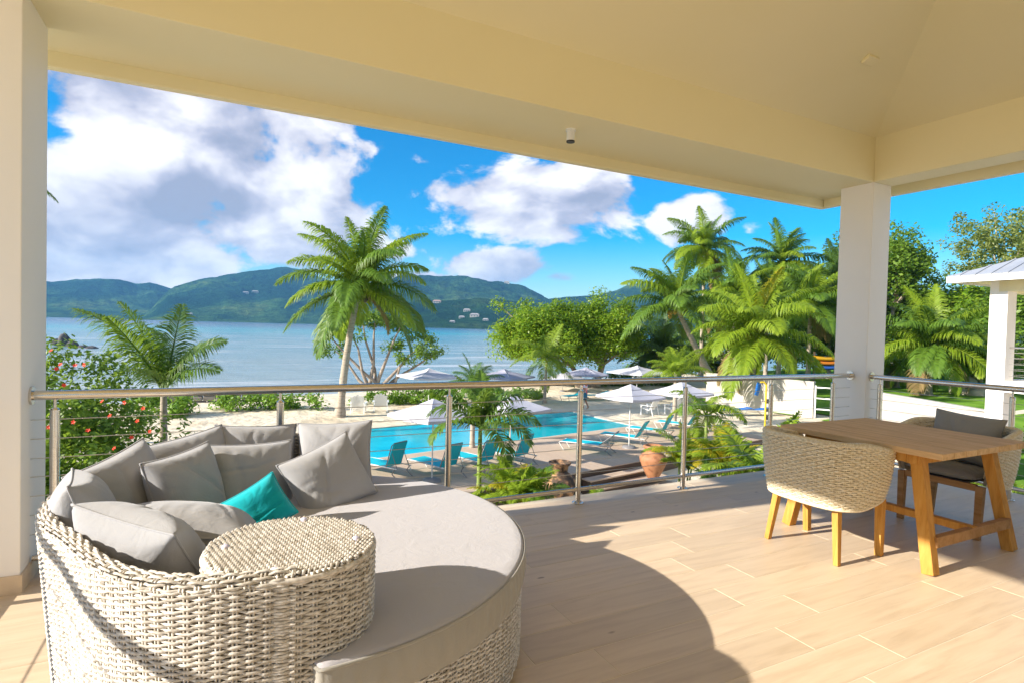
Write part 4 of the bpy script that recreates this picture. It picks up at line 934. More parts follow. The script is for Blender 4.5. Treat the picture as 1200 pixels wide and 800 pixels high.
umb_far(503, 431, 32, 1.35, 10, 'white umbrella with one sunlit panel at the water edge near the bare-trunk trees', group='far umbrellas')
umb_far(591, 432, 34, 1.35, 30, 'blue-grey umbrella at the water edge between the two white ones', 'canvas_grey', group='far umbrellas')
umb_far(687, 430, 38, 1.5, 0, 'flat mushroom-shaped grey umbrella under the round bright tree', 'canvas_grey', group='far umbrellas', drop=.42, sides=8)
umb_far(747, 428, 38, 1.45, 15, 'white umbrella standing before the clipped hedge', group='far umbrellas')
umb_far(660, 436, 42, 1.3, 40, 'white umbrella partly behind the slim pale palm', group='far umbrellas')

# ------------------------------------------------------------------ white garden chairs
def garden_chair(px, py, rz, label):
    root = empty('garden_chair', onz(px, py, GZ-.08), R(rz), label, 'garden chair', 'white slatted garden chairs on the sand')
    m = 'plastic_white'
    for i in range(5):
        y = -.24+.12*i; MB().beam((-.18, y, .30), (-.46, y*1.12, 1.02-.06*abs(i-2)), .018, .128, up=(0, 1, 0)).build('back_slat', m, root)
    for i in range(4): MB().box(-.18+.14*i, -.06+.14*i, -.29, .29, .30+.03*i, .32+.03*i).build('seat_slat', m, root)
    for s in (-1, 1):
        MB().box(-.45, .34, s*.36-.06, s*.36+.06, .56, .58).build('armrest', m, root)
        MB().box(.24, .31, s*.33-.02, s*.33+.02, 0, .56).build('leg', m, root); MB().beam((-.45, s*.33, 0), (-.30, s*.33, .56), .05, .03).build('leg', m, root)
    return root
garden_chair(420, 484, 70, 'white slatted garden chair before the green cover, nearer the tall leaning palm')
garden_chair(446, 482, 75, 'white slatted garden chair before the green cover, farther from the tall palm')
garden_chair(760, 486, 110, 'white slatted garden chair on the sand next to the white umbrella pole')
garden_chair(788, 485, 105, 'white slatted garden chair on the sand nearer the white wall')

# ------------------------------------------------------------------ palms and trees
def gz(x, y): return float(ground_z(np.array(float(x)), np.array(float(y))))
def under(px, py, depth):                       # crown point seen at a pixel, and the ground below it
    c = atd(px, py, depth); return c, Vector((c.x, c.y, gz(c.x, c.y)))
def gpx(px, py, z=-3.05):
    p = onz(px, py, z); return Vector((p.x, p.y, gz(p.x, p.y)))
b = gpx(398, 488); d1 = (b-CC).dot(CF)
palm('coconut_palm', 'tall coconut palm leaning over the sand beyond the daybed', b, atd(422, 336, d1), 4.1, 34, 4, 'coco', 'frond_green', .20, nuts=(9, 'coconut_brown'), mats=('frond_bright', .35), lo=-40, dead=1)
c = atd(192, 458, 14); yp_ = palm('young_palm', 'young palm with long feathery grey-green fronds behind the hibiscus', (c.x, c.y, gz(c.x, c.y)), c, 2.6, 0, 9, 'young', 'frond_young', .12)
_lf, _rt = math.degrees(math.atan2(.455, -.89)), math.degrees(math.atan2(-.455, .89))
for az_, e_, sz_, j_ in ((_lf+4, 62, 3.0, 0), (_lf-28, 62, 2.5, 1), (_lf+50, 80, 2.35, 0), (_lf-70, 80, 2.3, 1), (_rt-60, 80, 2.2, 0), (_rt+10, 62, 2.3, 1), (_rt-12, 44, 2.0, 0), (_rt+50, 62, 2.0, 0), (_lf+90, 44, 1.8, 1), (_lf-45, 44, 1.5, 0)):
    k_ = ELEV.index(e_); link('frond', fronds('young')[k_][j_], 'frond_young' if j_ else 'frond_green', yp_, c-Vector((c.x, c.y, gz(c.x, c.y))), (random.Random(az_).uniform(-.5, .5), 0, R(az_)), sz_)
b = gpx(845, 462); d = (b-CC).dot(CF)
palm('coconut_palm', 'coconut palm with bent pale trunk rising beside the bright round tree', b, atd(793, 360, d), 4.8, 25, 15, 'coco', 'frond_green', .27, nuts=(8, 'coconut'), mats=('frond_bright', .35), lo=-14, bend=.6, dead=0)
for px, py, dep, size, seed, n, mat, mm, lab in (
    (826, 292, 54, 4.5, 21, 28, 'frond_green', ('frond_bright', .3), 'tallest coconut palm, its crown against the small cloud'),
    (917, 308, 55, 4.4, 22, 28, 'frond_green', ('frond_bright', .45), 'coconut palm with crown high between the tallest palm and the pillar'),
    (950, 356, 46, 4.5, 23, 28, 'frond_green', ('frond_bright', .3), 'coconut palm with grey trunk above the kayak rack beside the terrace pillar'),
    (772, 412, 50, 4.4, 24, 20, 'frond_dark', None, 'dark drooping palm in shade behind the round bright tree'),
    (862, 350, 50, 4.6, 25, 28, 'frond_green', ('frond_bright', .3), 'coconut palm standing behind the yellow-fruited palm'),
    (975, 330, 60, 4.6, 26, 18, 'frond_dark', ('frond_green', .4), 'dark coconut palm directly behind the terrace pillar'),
    (900, 352, 52, 4.8, 27, 28, 'frond_green', ('frond_bright', .4), 'coconut palm directly behind the low yellow-green one'),
    (1150, 425, 44, 3.8, 29, 20, 'frond_green', ('frond_bright', .4), 'coconut palm low on the lawn beside the neighbouring pillar'),
    (1052, 425, 50, 3.6, 30, 18, 'frond_green', ('frond_bright', .5), 'coconut palm half hidden between the terrace pillar and the orange-fruited palm')):
    c, b = under(px, py, dep); palm('coconut_palm', lab, b, c, size, n, seed, 'coco', mat, .2, nuts=(7, 'coconut'), mats=mm, lo=-38)
b = gpx(880, 478); d = (b-CC).dot(CF)
palm('coconut_palm', 'low yellow-green coconut palm with clusters of yellow fruit by the white wall', b, atd(886, 392, d), 4.7, 30, 33, 'coco', 'frond_bright', .2, nuts=(16, 'coconut'), mats=('frond_yellow', .12), lo=-30)
b = gpx(1088, 467); d = (b-CC).dot(CF)
palm('coconut_palm', 'coconut palm with orange fruit on the lawn between the pillar and the neighbouring house', b, atd(1094, 402, d), 5.0, 30, 37, 'coco', 'frond_bright', .22, nuts=(12, 'coconut'), mats=('frond_green', .5), lo=-40)
c = atd(563, 500, 13.2); gp_ = palm('garden_palm', 'small garden palm with smooth green trunk just beyond the railing', (c.x, c.y, gz(c.x, c.y)), c, 1.6, 0, 41, 'xmas', 'frond_green', .075, 'bark_green')
for az_, e_, sz_, j_ in ((_lf+10, 80, 1.35, 0), (_lf-70, 80, 1.45, 1), (_rt-40, 80, 1.3, 0), (_lf+8, 62, 1.7, 1), (_lf-18, 44, 1.6, 0), (_lf+35, 26, 1.5, 1), (_rt+6, 62, 1.75, 0), (_rt-10, 44, 1.6, 1), (_rt-30, 26, 1.55, 0), (_rt+40, 62, 1.5, 1), (_rt-52, 8, 1.5, 0)):
    k_ = ELEV.index(e_); link('frond', fronds('xmas')[k_][j_], 'frond_green' if j_ else 'frond_young', gp_, c-Vector((c.x, c.y, gz(c.x, c.y))), (random.Random(az_).uniform(-.3, .3), 0, R(az_)), sz_)
c = atd(828, 487, 18); palm('garden_palm', 'slim garden palm with yellow-green trunk at the end of the lounger row', (c.x, c.y, gz(c.x, c.y)), c, 1.5, 9, 42, 'xmas', 'frond_bright', .075, 'bark_green', lo=-5, hi=75, mats=('frond_green', .4))
c, b = under(555, 452, 21); palm('garden_palm', 'dark green palm behind the small garden palm, by the pool', b, c, 1.45, 14, 43, 'young', 'frond_dark', .10, lo=-25, hi=80, mats=('frond_green', .6))
c, b = under(792, 436, 27); palm('garden_palm', 'short bright palm among the umbrellas under the bent-trunk coconut palm', b, c, 1.7, 13, 44, 'young', 'frond_bright', .12, lo=5, hi=80)
b = gpx(638, 472); d = (b-CC).dot(CF); palm('garden_palm', 'slim palm with pale hanging fronds in front of the round bright tree', b, atd(641, 418, d), 2.4, 13, 45, 'young', 'frond_bright', .11, lo=-60, hi=80, mats=('frond_green', .3))
c = atd(-22, 205, 19); palm('coconut_palm', 'tall coconut palm hidden by the white pillar, one frond tip showing', (c.x-.6, c.y, gz(c.x, c.y)), c, 2.2, 16, 46, 'coco', 'frond_green', .17, lo=-40)

def clump(px, py, depth, n, size, seed, mat, label, mats=None, spread=.35, kind='areca', lo=15):
    c = atd(px, py, depth); b = Vector((c.x, c.y, gz(c.x, c.y))); rng = random.Random(seed); root = empty('areca_palm', b, 0, label, 'palm clump', 'feathery palm clumps below the terrace')
    h = c.z-b.z
    fr = fronds(kind)
    for k in range(4):
        a = rng.random()*6.28; top = Vector((math.cos(a)*spread*rng.random(), math.sin(a)*spread*rng.random(), h*rng.uniform(.8, 1.05)))
        MB().tube([(top.x*.4, top.y*.4, 0), (top.x*.7, top.y*.7, h*.5), top], [.035, .03, .022], 6).build('stem', 'bark_green', root)
        for i in range(n//4):
            az = rng.random()*6.28; el = rng.uniform(lo, 82); q = min(range(len(ELEV)), key=lambda j: abs(ELEV[j]-el))
            m = mats[0] if mats and rng.random() < mats[1] else mat
            link('frond', fr[q][rng.randrange(2)], m, root, top, (rng.uniform(-.3, .3), 0, az), size*rng.uniform(.7, 1.1))
    return root
clump(600, 570, 12.5, 32, .95, 51, 'frond_bright', 'yellow-green feathery palm clump at the foot of the small garden palm', ('frond_yellow', .22))
clump(622, 576, 12.0, 24, .85, 52, 'frond_green', 'green feathery palm clump against the weathered urn', ('frond_bright', .5))
clump(800, 535, 15.5, 32, 1.15, 53, 'frond_bright', 'golden green feathery palm clump touching the orange urn', ('frond_yellow', .4))
clump(850, 543, 13.5, 32, 1.1, 54, 'frond_bright', 'feathery palm clump with one golden arching leaf, between two railing posts', ('frond_yellow', .28))
clump(838, 562, 12.0, 16, .8, 55, 'frond_green', 'low dark green leafy clump under the golden arching leaf', ('frond_dark', .4))
clump(890, 545, 9.5, 18, 1.3, 56, 'frond_bright', 'large bright palm leaf clump showing beside the wicker chair back', ('frond_green', .5), lo=40)
clump(1180, 590, 12.5, 22, 1.2, 57, 'frond_green', 'green palm clump behind the far tub chair', ('frond_bright', .5))
clump(1120, 560, 15, 16, 1.1, 58, 'frond_bright', 'bright palm clump hidden behind the dining table', None)
clump(700, 600, 11.5, 12, .6, 59, 'frond_green', 'tiny green seedling palm at the terrace edge below the steps', ('frond_bright', .5))

b = gpx(692, 457, -3.3); d = (b-CC).dot(CF)
tree('takamaka_tree', 'round bright green beach tree, the one of the pair behind the slim pale palm', gpx(680, 457, -3.3), atd(640, 398, d), (3.8, 3.5, 2.75), 250, 200, .235, 'leaf_bright', 61, crad=.95, trunk=.24, stems=2, inner=.35)
tree('takamaka_tree', 'round bright green beach tree, the one of the pair next to the dark drooping palm', gpx(696, 457, -3.3), atd(703, 397, d+2), (3.5, 3.5, 2.7), 240, 200, .235, 'leaf_bright', 63, crad=.95, trunk=.24, stems=2, inner=.35)
# bare-trunked shore tree
def shore_tree():
    b = gpx(440, 450, -3.9); d = (b-CC).dot(CF); root = empty('shore_tree', b, 0, 'shore tree of many bare leaning trunks with sparse leaves by the water', 'tree')
    tips = [(385, 392), (398, 380), (412, 392), (425, 376), (440, 372), (452, 378), (470, 382), (486, 392), (500, 402), (508, 415), (478, 418), (462, 405), (392, 410)]
    rng = random.Random(8); cl = []; mb = None
    for i, (x, y) in enumerate(tips):
        t = atd(x, y, d+rng.uniform(-1.5, 1.5))-b; b0 = Vector((rng.uniform(-.8, .8), rng.uniform(-.3, .3), -.1))
        m = b0*.6+t*.4+Vector((rng.uniform(-.5, .5), rng.uniform(-.4, .4), rng.uniform(-.6, .3)))
        if i % 2 == 0 or i in (3, 9): MB().tube([b0, b0.lerp(m, .5)+Vector((rng.uniform(-.2, .2), 0, 0)), m, m.lerp(t, .6)+Vector((rng.uniform(-.3, .3), 0, .1)), t], [.22, .18, .14, .09, .04], 7).build('trunk', 'bark_tree', root)
        for k in range(8): cl.append(np.array(t)+np.array([rng.uniform(-.9, .9), rng.uniform(-.9, .9), rng.uniform(-.5, .5)]))
    for k in range(7):
        a = k*.9; MB().tube([(0, 0, .1), (.8*math.cos(a), .5*math.sin(a), .12), (2.0*math.cos(a)+.3, 1.1*math.sin(a), 0)], [.14, .10, .04], 6).build('root', 'bark_tree', root)
    V, F = leaf_cloud(77, np.array(cl), 70, .28, .66); link('crown', arrays_mesh('crown', V, F, False), 'leaf_mid', root)
shore_tree()
# broadleaf belt on the right
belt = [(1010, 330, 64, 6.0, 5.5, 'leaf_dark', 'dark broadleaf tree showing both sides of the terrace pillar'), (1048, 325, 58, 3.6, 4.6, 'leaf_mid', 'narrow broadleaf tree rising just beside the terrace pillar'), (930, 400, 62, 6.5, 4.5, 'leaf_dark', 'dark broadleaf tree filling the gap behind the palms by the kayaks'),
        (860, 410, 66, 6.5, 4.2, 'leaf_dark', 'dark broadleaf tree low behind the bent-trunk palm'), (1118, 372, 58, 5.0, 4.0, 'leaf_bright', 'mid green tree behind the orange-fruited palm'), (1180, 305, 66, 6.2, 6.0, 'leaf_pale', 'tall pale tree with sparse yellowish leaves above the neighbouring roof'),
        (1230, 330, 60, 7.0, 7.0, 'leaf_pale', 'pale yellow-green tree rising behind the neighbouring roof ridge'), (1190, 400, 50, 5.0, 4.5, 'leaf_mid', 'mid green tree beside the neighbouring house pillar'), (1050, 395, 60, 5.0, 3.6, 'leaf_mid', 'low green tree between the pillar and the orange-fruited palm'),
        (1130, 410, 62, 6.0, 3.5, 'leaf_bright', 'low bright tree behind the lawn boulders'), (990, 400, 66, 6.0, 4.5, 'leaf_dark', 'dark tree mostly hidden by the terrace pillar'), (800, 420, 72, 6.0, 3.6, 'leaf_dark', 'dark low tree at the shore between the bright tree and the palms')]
for i, (px, py, dep, rx, rz_, mat, lab) in enumerate(belt):
    c, b = under(px, py, dep); sparse = mat == 'leaf_pale'
    tree('broadleaf_tree', lab, b, c, (rx, rx*.85, rz_), 110 if not sparse else 120, 95 if not sparse else 95, .42 if not sparse else .38, mat, 100+i*3, crad=1.25 if not sparse else 1.2, trunk=.3, group='broadleaf trees behind the lawn', inner=.4 if not sparse else .3, limbs=9 if not sparse else 16, bark='bark_tree' if not sparse else 'stone_pale')

# ------------------------------------------------------------------ shrubs, hedge, ground cover
hb = atd(85, 560, 10.8); hz = gz(hb.x, hb.y)
root = shrub('hibiscus_bush', 'large hibiscus bush with scattered red flowers beside the white pillar', (hb.x-.35, hb.y+.4, hz), (1.75, 1.6, 3.95), 250, 140, .12, 'leaf_mid', 81, crad=.50)
fm = flower_mesh(); rng = random.Random(4)
for px, py in ((60, 411), (66, 432), (71, 427), (88, 428), (99, 427), (75, 451), (103, 504), (134, 525), (146, 471), (154, 512), (181, 527), (129, 487), (86, 494), (168, 478), (161, 493), (57, 500), (120, 470), (176, 505)):
    q = atd(px, py, 9.15+.012*abs(px-110)+rng.uniform(-.1, .1)); link('flower', fm, 'petal_red', root, q-Vector(root.location), (R(70)+rng.uniform(-.5, .5), rng.uniform(-.5, .5), R(-20)+rng.uniform(-.6, .6)), .042)
def cover(px0, px1, py, h, seed, label, mat='leaf_cover', z=-3.05, deep=1.6, leaf=.2):
    a, b = gpx(px0, py, z), gpx(px1, py, z); m = (a+b)/2; L = (b-a).length
    root = empty('green_shrub', (m.x, m.y, gz(m.x, m.y)), math.atan2(b.y-a.y, b.x-a.x), label, 'shrub', None)
    rs = np.random.RandomState(seed); n = int(14+L*5); cl = np.stack([rs.uniform(-L/2, L/2, n), rs.uniform(0, deep, n), rs.uniform(.1, h*.75, n)], -1)
    V, F = leaf_cloud(seed+3, cl, 75, leaf, h*.42); V[:, 2] = np.maximum(V[:, 2], .01); link('foliage', arrays_mesh('foliage', V, F, False), mat, root)
cover(248, 374, 482, 1.0, 91, 'low bright green beach shrub between the stone wall and the tall leaning palm')
cover(140, 218, 489, 1.1, 92, 'low bright green beach shrub beside the hibiscus and the stone wall')
cover(408, 530, 474, 1.0, 93, 'low bright green beach shrub behind the two white garden chairs')
cover(530, 640, 468, .8, 94, 'low green beach shrub behind the pool umbrellas')
cover(700, 800, 452, 1.2, 95, 'clipped dark green hedge along the beach under the white umbrella', 'leaf_mid', deep=1.0)
cover(985, 1060, 505, .9, 96, 'low green planting at the foot of the white wall', 'leaf_bright')
cover(1160, 1260, 520, 1.3, 97, 'leafy green planting below the neighbouring house', 'leaf_mid', deep=2.5)

# ------------------------------------------------------------------ lawn, white wall, gate, neighbouring house
W0, W1, W2 = onz(828, 473, -3.05), onz(953, 489, -3.05), onz(976, 491, -3.05)
W3, W4 = onz(1040, 463, -1.0), onz(1162, 481, -1.0)
lawn_pts = [W0+Vector((1, .8, 0)), W1+Vector((.6, .5, 0)), W2+Vector((.6, .2, 0)), W3+Vector((.5, 0, 0)), W4+Vector((.5, 0, 0)), Vector((30, -30, 0)), Vector((160, -30, 0)), Vector((160, 60, 0)), Vector((70, 58, 0)), Vector((40, 32, 0))]
lz = []
V = []; F = []
nx, ny = 60, 50
xs = np.linspace(24, 160, nx); ys = np.linspace(-30, 60, ny); X, Y = np.meshgrid(xs, ys); Z = ground_z(X, Y)+.06
def inside(x, y, poly):
    c = False; j = len(poly)-1
    for i in range(len(poly)):
        if (poly[i].y > y) != (poly[j].y > y) and x < (poly[j].x-poly[i].x)*(y-poly[i].y)/(poly[j].y-poly[i].y)+poly[i].x: c = not c
        j = i
    return c
idx = np.arange(nx*ny).reshape(ny, nx)
F = [(idx[i, j], idx[i, j+1], idx[i+1, j+1], idx[i+1, j]) for i in range(ny-1) for j in range(nx-1) if inside((xs[j]+xs[j+1])/2, (ys[i]+ys[i+1])/2, lawn_pts)]
tag(link('lawn', arrays_mesh('lawn', np.stack([X, Y, Z], -1).reshape(-1, 3), np.array(F)), 'lawn'), kind='structure')
def wall(a, b, ztop, label, thick=.22):
    d = b-a; L = math.hypot(d.x, d.y); root = empty('garden_wall', (a.x, a.y, -3.6), math.atan2(d.y, d.x), label, 'wall', None)
    MB().box(0, L, -thick/2, thick/2, 0, ztop+3.6).build('wall_body', 'wall_render', root); MB().box(-.02, L+.02, -thick/2-.03, thick/2+.03, ztop+3.6, ztop+3.66).build('coping', 'wall_render', root)
wall(W0, W1, -1.1, 'white rendered garden wall behind the blue sunbeds, marked by frond shadows')
wall(Vector((W3.x+2.2, W3.y+3.4, 0)), Vector((W4.x, W4.y, 0)), -1.05, 'white rendered garden wall below the lawn, beyond the dining table')
d = W2-W1; g = empty('garden_gate', (W1.x, W1.y, -3.1), math.atan2(d.y, d.x), 'white metal gate of horizontal bars at the end of the white wall', 'gate'); gl = math.hypot(d.x, d.y)+.25
for x in (.06, gl): MB().box(x-.04, x+.04, -.04, .04, 0, 1.85).build('gate_post', 'plastic_white', g)
for z in (.55, 1.15, 1.75): MB().box(.1, gl-.04, -.02, .02, z-.035, z+.035).build('bar', 'plastic_white', g)

def boulder(loc, r, seed, mat, label, group):
    rs = np.random.RandomState(seed); nth, nph = 20, 12; V = []
    for i in range(nph+1):
        for j in range(nth):
            ph = math.pi*i/nph; th = 2*math.pi*j/nth; d = np.array([math.sin(ph)*math.cos(th), math.sin(ph)*math.sin(th), math.cos(ph)])
            k = 1+.55*(float(fbm(np.array(d[0]*1.6+seed), np.array(d[1]*1.6+d[2]*1.3+seed), 4))-.47); V.append(d*k*np.array(r))
    idx = np.arange((nph+1)*nth).reshape(nph+1, nth); F = np.stack([idx[:-1], idx[1:], np.roll(idx[1:], -1, 1), np.roll(idx[:-1], -1, 1)], -1).reshape(-1, 4)
    o = link('boulder', arrays_mesh('boulder', np.array(V), F, True), mat, None, loc); tag(o, label, 'rock', group)
for i, (px, py, r, lab) in enumerate(((1130, 466, (1.1, .9, 1.1), 'upright pale boulder on the lawn'), (1146, 468, (.9, .8, .6), 'low pale boulder beside the upright one on the lawn'))):
    q = gpx(px, py); boulder((q.x, q.y, q.z+r[2]*.3), r, i+3, 'stone_pale', lab, None)
for i, (px, py, w, h, lab) in enumerate(((76, 405, 1.9, 2.3, 'pointed dark rock in the sea, highest of the reef'), (66, 404, 1.5, 1.2, 'dark rock in the sea partly behind the pillar edge'), (85, 406, 1.7, 1.0, 'rounded dark rock in the sea touching the pointed one'), (98, 407, 1.5, .5, 'flat dark rock in the sea'), (107, 408, 1.7, .45, 'flat dark rock at the outer end of the reef'))):
    q = onz(px, py, SEA_Z); boulder((q.x, q.y, SEA_Z), (w*.6, w*.5, h), i+20, 'stone_dark', lab, None)
a, b = onz(222, 470, -3.1), onz(262, 469, -3.1); d = b-a
sw = empty('stone_wall', (a.x, a.y, gz(a.x, a.y)-.2), math.atan2(d.y, d.x), 'low rough stone sea wall at the beach edge', 'wall'); rng = random.Random(6); L = 4.5
for r_ in range(3):
    x = -1.5-rng.random()*.4
    while x < L:
        w = rng.uniform(.45, .8); MB().box(x+.02, x+w-.02, -.25+rng.uniform(-.04, .04), .25, .3*r_+.015, .3*r_+.285).build('stone_block', 'stone', sw, bevel=.05); x += w

def neighbour():
    c = atd(1171, 450, 18.0); root = empty('neighbouring_house', (c.x, c.y, -3.6), R(-4), 'white neighbouring house with grey standing-seam roof and balcony', 'house'); o = 3.6
    ez = 3.35+o; sz = .25+o
    for (x, y) in ((0, 0), (0, -6)): MB().box(x-.24, x+.24, y-.24, y+.24, 0, ez).build('pillar', 'paint_white', root)
    MB().box(-.2, 8, -9, .2, sz-.35, sz).build('balcony_slab', 'paint_white', root)
    MB().box(2.2, 9, -9, -.3, 0, ez).build('wall', 'paint_white', root)
    for yy in (-1.6, -4.2): 
        w_ = MB().box(2.15, 2.21, yy-.8, yy+.8, sz+.02, sz+2.3).build('window', 'plastic_dark', root)
        MB().box(2.12, 2.16, yy-.03, yy+.03, sz+.02, sz+2.3).build('frame', 'plastic_white', w_)
    MB().box(-.24, .24, -6, 0, ez-.35, ez-.002).build('beam', 'paint_cream', root); MB().box(-.2, 9, -.22, .22, ez-.36, ez-.004).build('beam', 'paint_cream', root)
    MB().box(-1.0, 10, -10, 1.0, ez, ez+.03).build('soffit', 'paint_cream', root)
    for bx in ((-1.05, 10, 1.0, 1.06), (-1.06, -1.0, -10, 1.0)): MB().box(*bx, ez-.06, ez+.16).build('gutter', 'plastic_white', root)
    ap = (4.5, -4.5, ez+.16+2.3); cs_ = [(-1.08, 1.08, ez+.15), (10, 1.08, ez+.15), (10, -10, ez+.15), (-1.08, -10, ez+.15)]
    rf = MB().add(cs_+[ap], [(1, 0, 4), (0, 3, 4), (2, 1, 4), (3, 2, 4)]).build('roof', 'metal_roof', root)
    A = Vector(ap)
    for k in range(1, 26):
        y = 1.08-11.08*k/26; t = (1.08-y)/(1.08+4.5) if y > -4.5 else (y+10)/(5.5); q0 = Vector((-1.08, y, ez+.155)); q1 = Vector((-1.08+(4.5+1.08)*t, y, ez+.155+2.3*t)); MB().beam(q0, q1, .03, .05).build('seam', 'metal_roof', rf)
        x = -1.08+11.08*k/26; t = (x+1.08)/5.58 if x < 4.5 else (10-x)/5.5; q0 = Vector((x, 1.08, ez+.155)); q1 = Vector((x, 1.08-5.58*t, ez+.155+2.3*t)); MB().beam(q0, q1, .03, .05).build('seam', 'metal_roof', rf)
    hr = MB().tube([(0.2, 0, sz+1.02), (6, 0, sz+1.02)], .026, 10).tube([(0, -.2, sz+1.02), (0, -5.8, sz+1.02)], .026, 10).build('balcony_rail', 'steel', root); hr['kind'] = 'stuff'
    for z in (.15, .33, .51, .69, .86): 
        MB().tube([(.2, 0, sz+z), (6, 0, sz+z)], .006, 5).build('rail_cable', 'steel_cable', root); MB().tube([(0, -.2, sz+z), (0, -5.8, sz+z)], .006, 5).build('rail_cable', 'steel_cable', root)
    for x in (.35, 1.5, 2.7): MB().tube([(x, 0, sz), (x, 0, sz+1.0)], .02, 8).build('rail_post', 'steel', root)
neighbour()

# ------------------------------------------------------------------ beach details
def kayaks():
    c = atd(966, 432, 44); b = Vector((c.x, c.y, gz(c.x, c.y))); h = c.z-b.z
    rk = empty('kayak_rack', b, YAW*-1, 'timber rack holding bright kayaks under the trees', 'rack')
    for x in (-.8, .8): 
        MB().box(x-.05, x+.05, -.05, .05, 0, h+1.3).build('rack_post', 'riser_wood', rk)
        for k in range(3): MB().box(x-.04, x+.04, -.5, .1, h-.08+.34*k, h+.34*k-.03).build('rack_arm', 'riser_wood', rk)
    for k, (m, lab) in enumerate((('kayak_blue', 'blue kayak on the lowest rack arm'), ('kayak_orange', 'orange kayak on the middle rack arm'), ('kayak_yellow', 'yellow kayak on the top rack arm'))):
        mb = MB(); n = 14; ring = []; vs = []; fs = []
        for i in range(n+1):
            t = i/n*2-1; w = .34*max(0, 1-abs(t)**2.6)**.6+.004; hh = .16*max(0, 1-abs(t)**4)**.5+.01; zz = .16*t*t
            for j in range(8):
                a = 2*math.pi*j/8; vs.append((t*1.35, w*math.cos(a)-.22, hh*math.sin(a)+zz+.14))
        for i in range(n):
            for j in range(8): fs.append((i*8+j, i*8+(j+1) % 8, (i+1)*8+(j+1) % 8, (i+1)*8+j))
        mb.add(vs, fs, True); ky = empty('kayak', b+Vector((0, 0, h+.34*k-.03)), YAW*-1, lab, 'kayak', 'kayaks on the rack'); mb.build('hull', m, ky)
        MB().tube([(.4*math.cos(a), .17*math.sin(a)-.22, .285) for a in np.linspace(0, 2*math.pi, 16, endpoint=False)], .02, 6, closed=True).build('cockpit_rim', 'plastic_dark', ky)
kayaks()
yp = onz(896, 508, GZ-.05); ypo = empty('beach_shower', yp, 0, 'slim yellow beach shower pole with dark fittings by the sunbeds', 'shower')
MB().tube([(0, 0, 0), (0, 0, 2.25), (-.1, .05, 2.38), (-.25, .12, 2.36)], .04, 10).build('pole', 'yellow_paint', ypo)
for z, r_ in ((1.5, .10), (1.1, .08), (.75, .10)): MB().box(.03, .03+r_*1.5, -.07, .07, z-r_, z+r_).build('fitting', 'plastic_dark', ypo, bevel=.015)
MB().lathe([(.02, .06), (.09, 0)], 12).build('shower_head', 'steel', ypo, (-.25, .12, 2.29))
tw = onz(876, 481, GZ); two = MB(); 
for i in range(6): two.add([(-.18, .02*math.sin(i), 1.75-.13*i), (.18, .02*math.cos(i), 1.78-.13*i), (.17, .02*math.cos(i+1), 1.65-.13*i), (-.17, .02*math.sin(i+1), 1.62-.13*i)], [(0, 1, 2, 3)], True)
to = two.build('towel', 'sling_blue', None, tw+Vector((0, -.3, 0)), (0, R(18), 0)); sdm = to.modifiers.new('thickness', 'SOLIDIFY'); sdm.thickness = .02; tag(to, 'small blue towel hung against the leaning palm trunk above the sunbeds', 'towel')

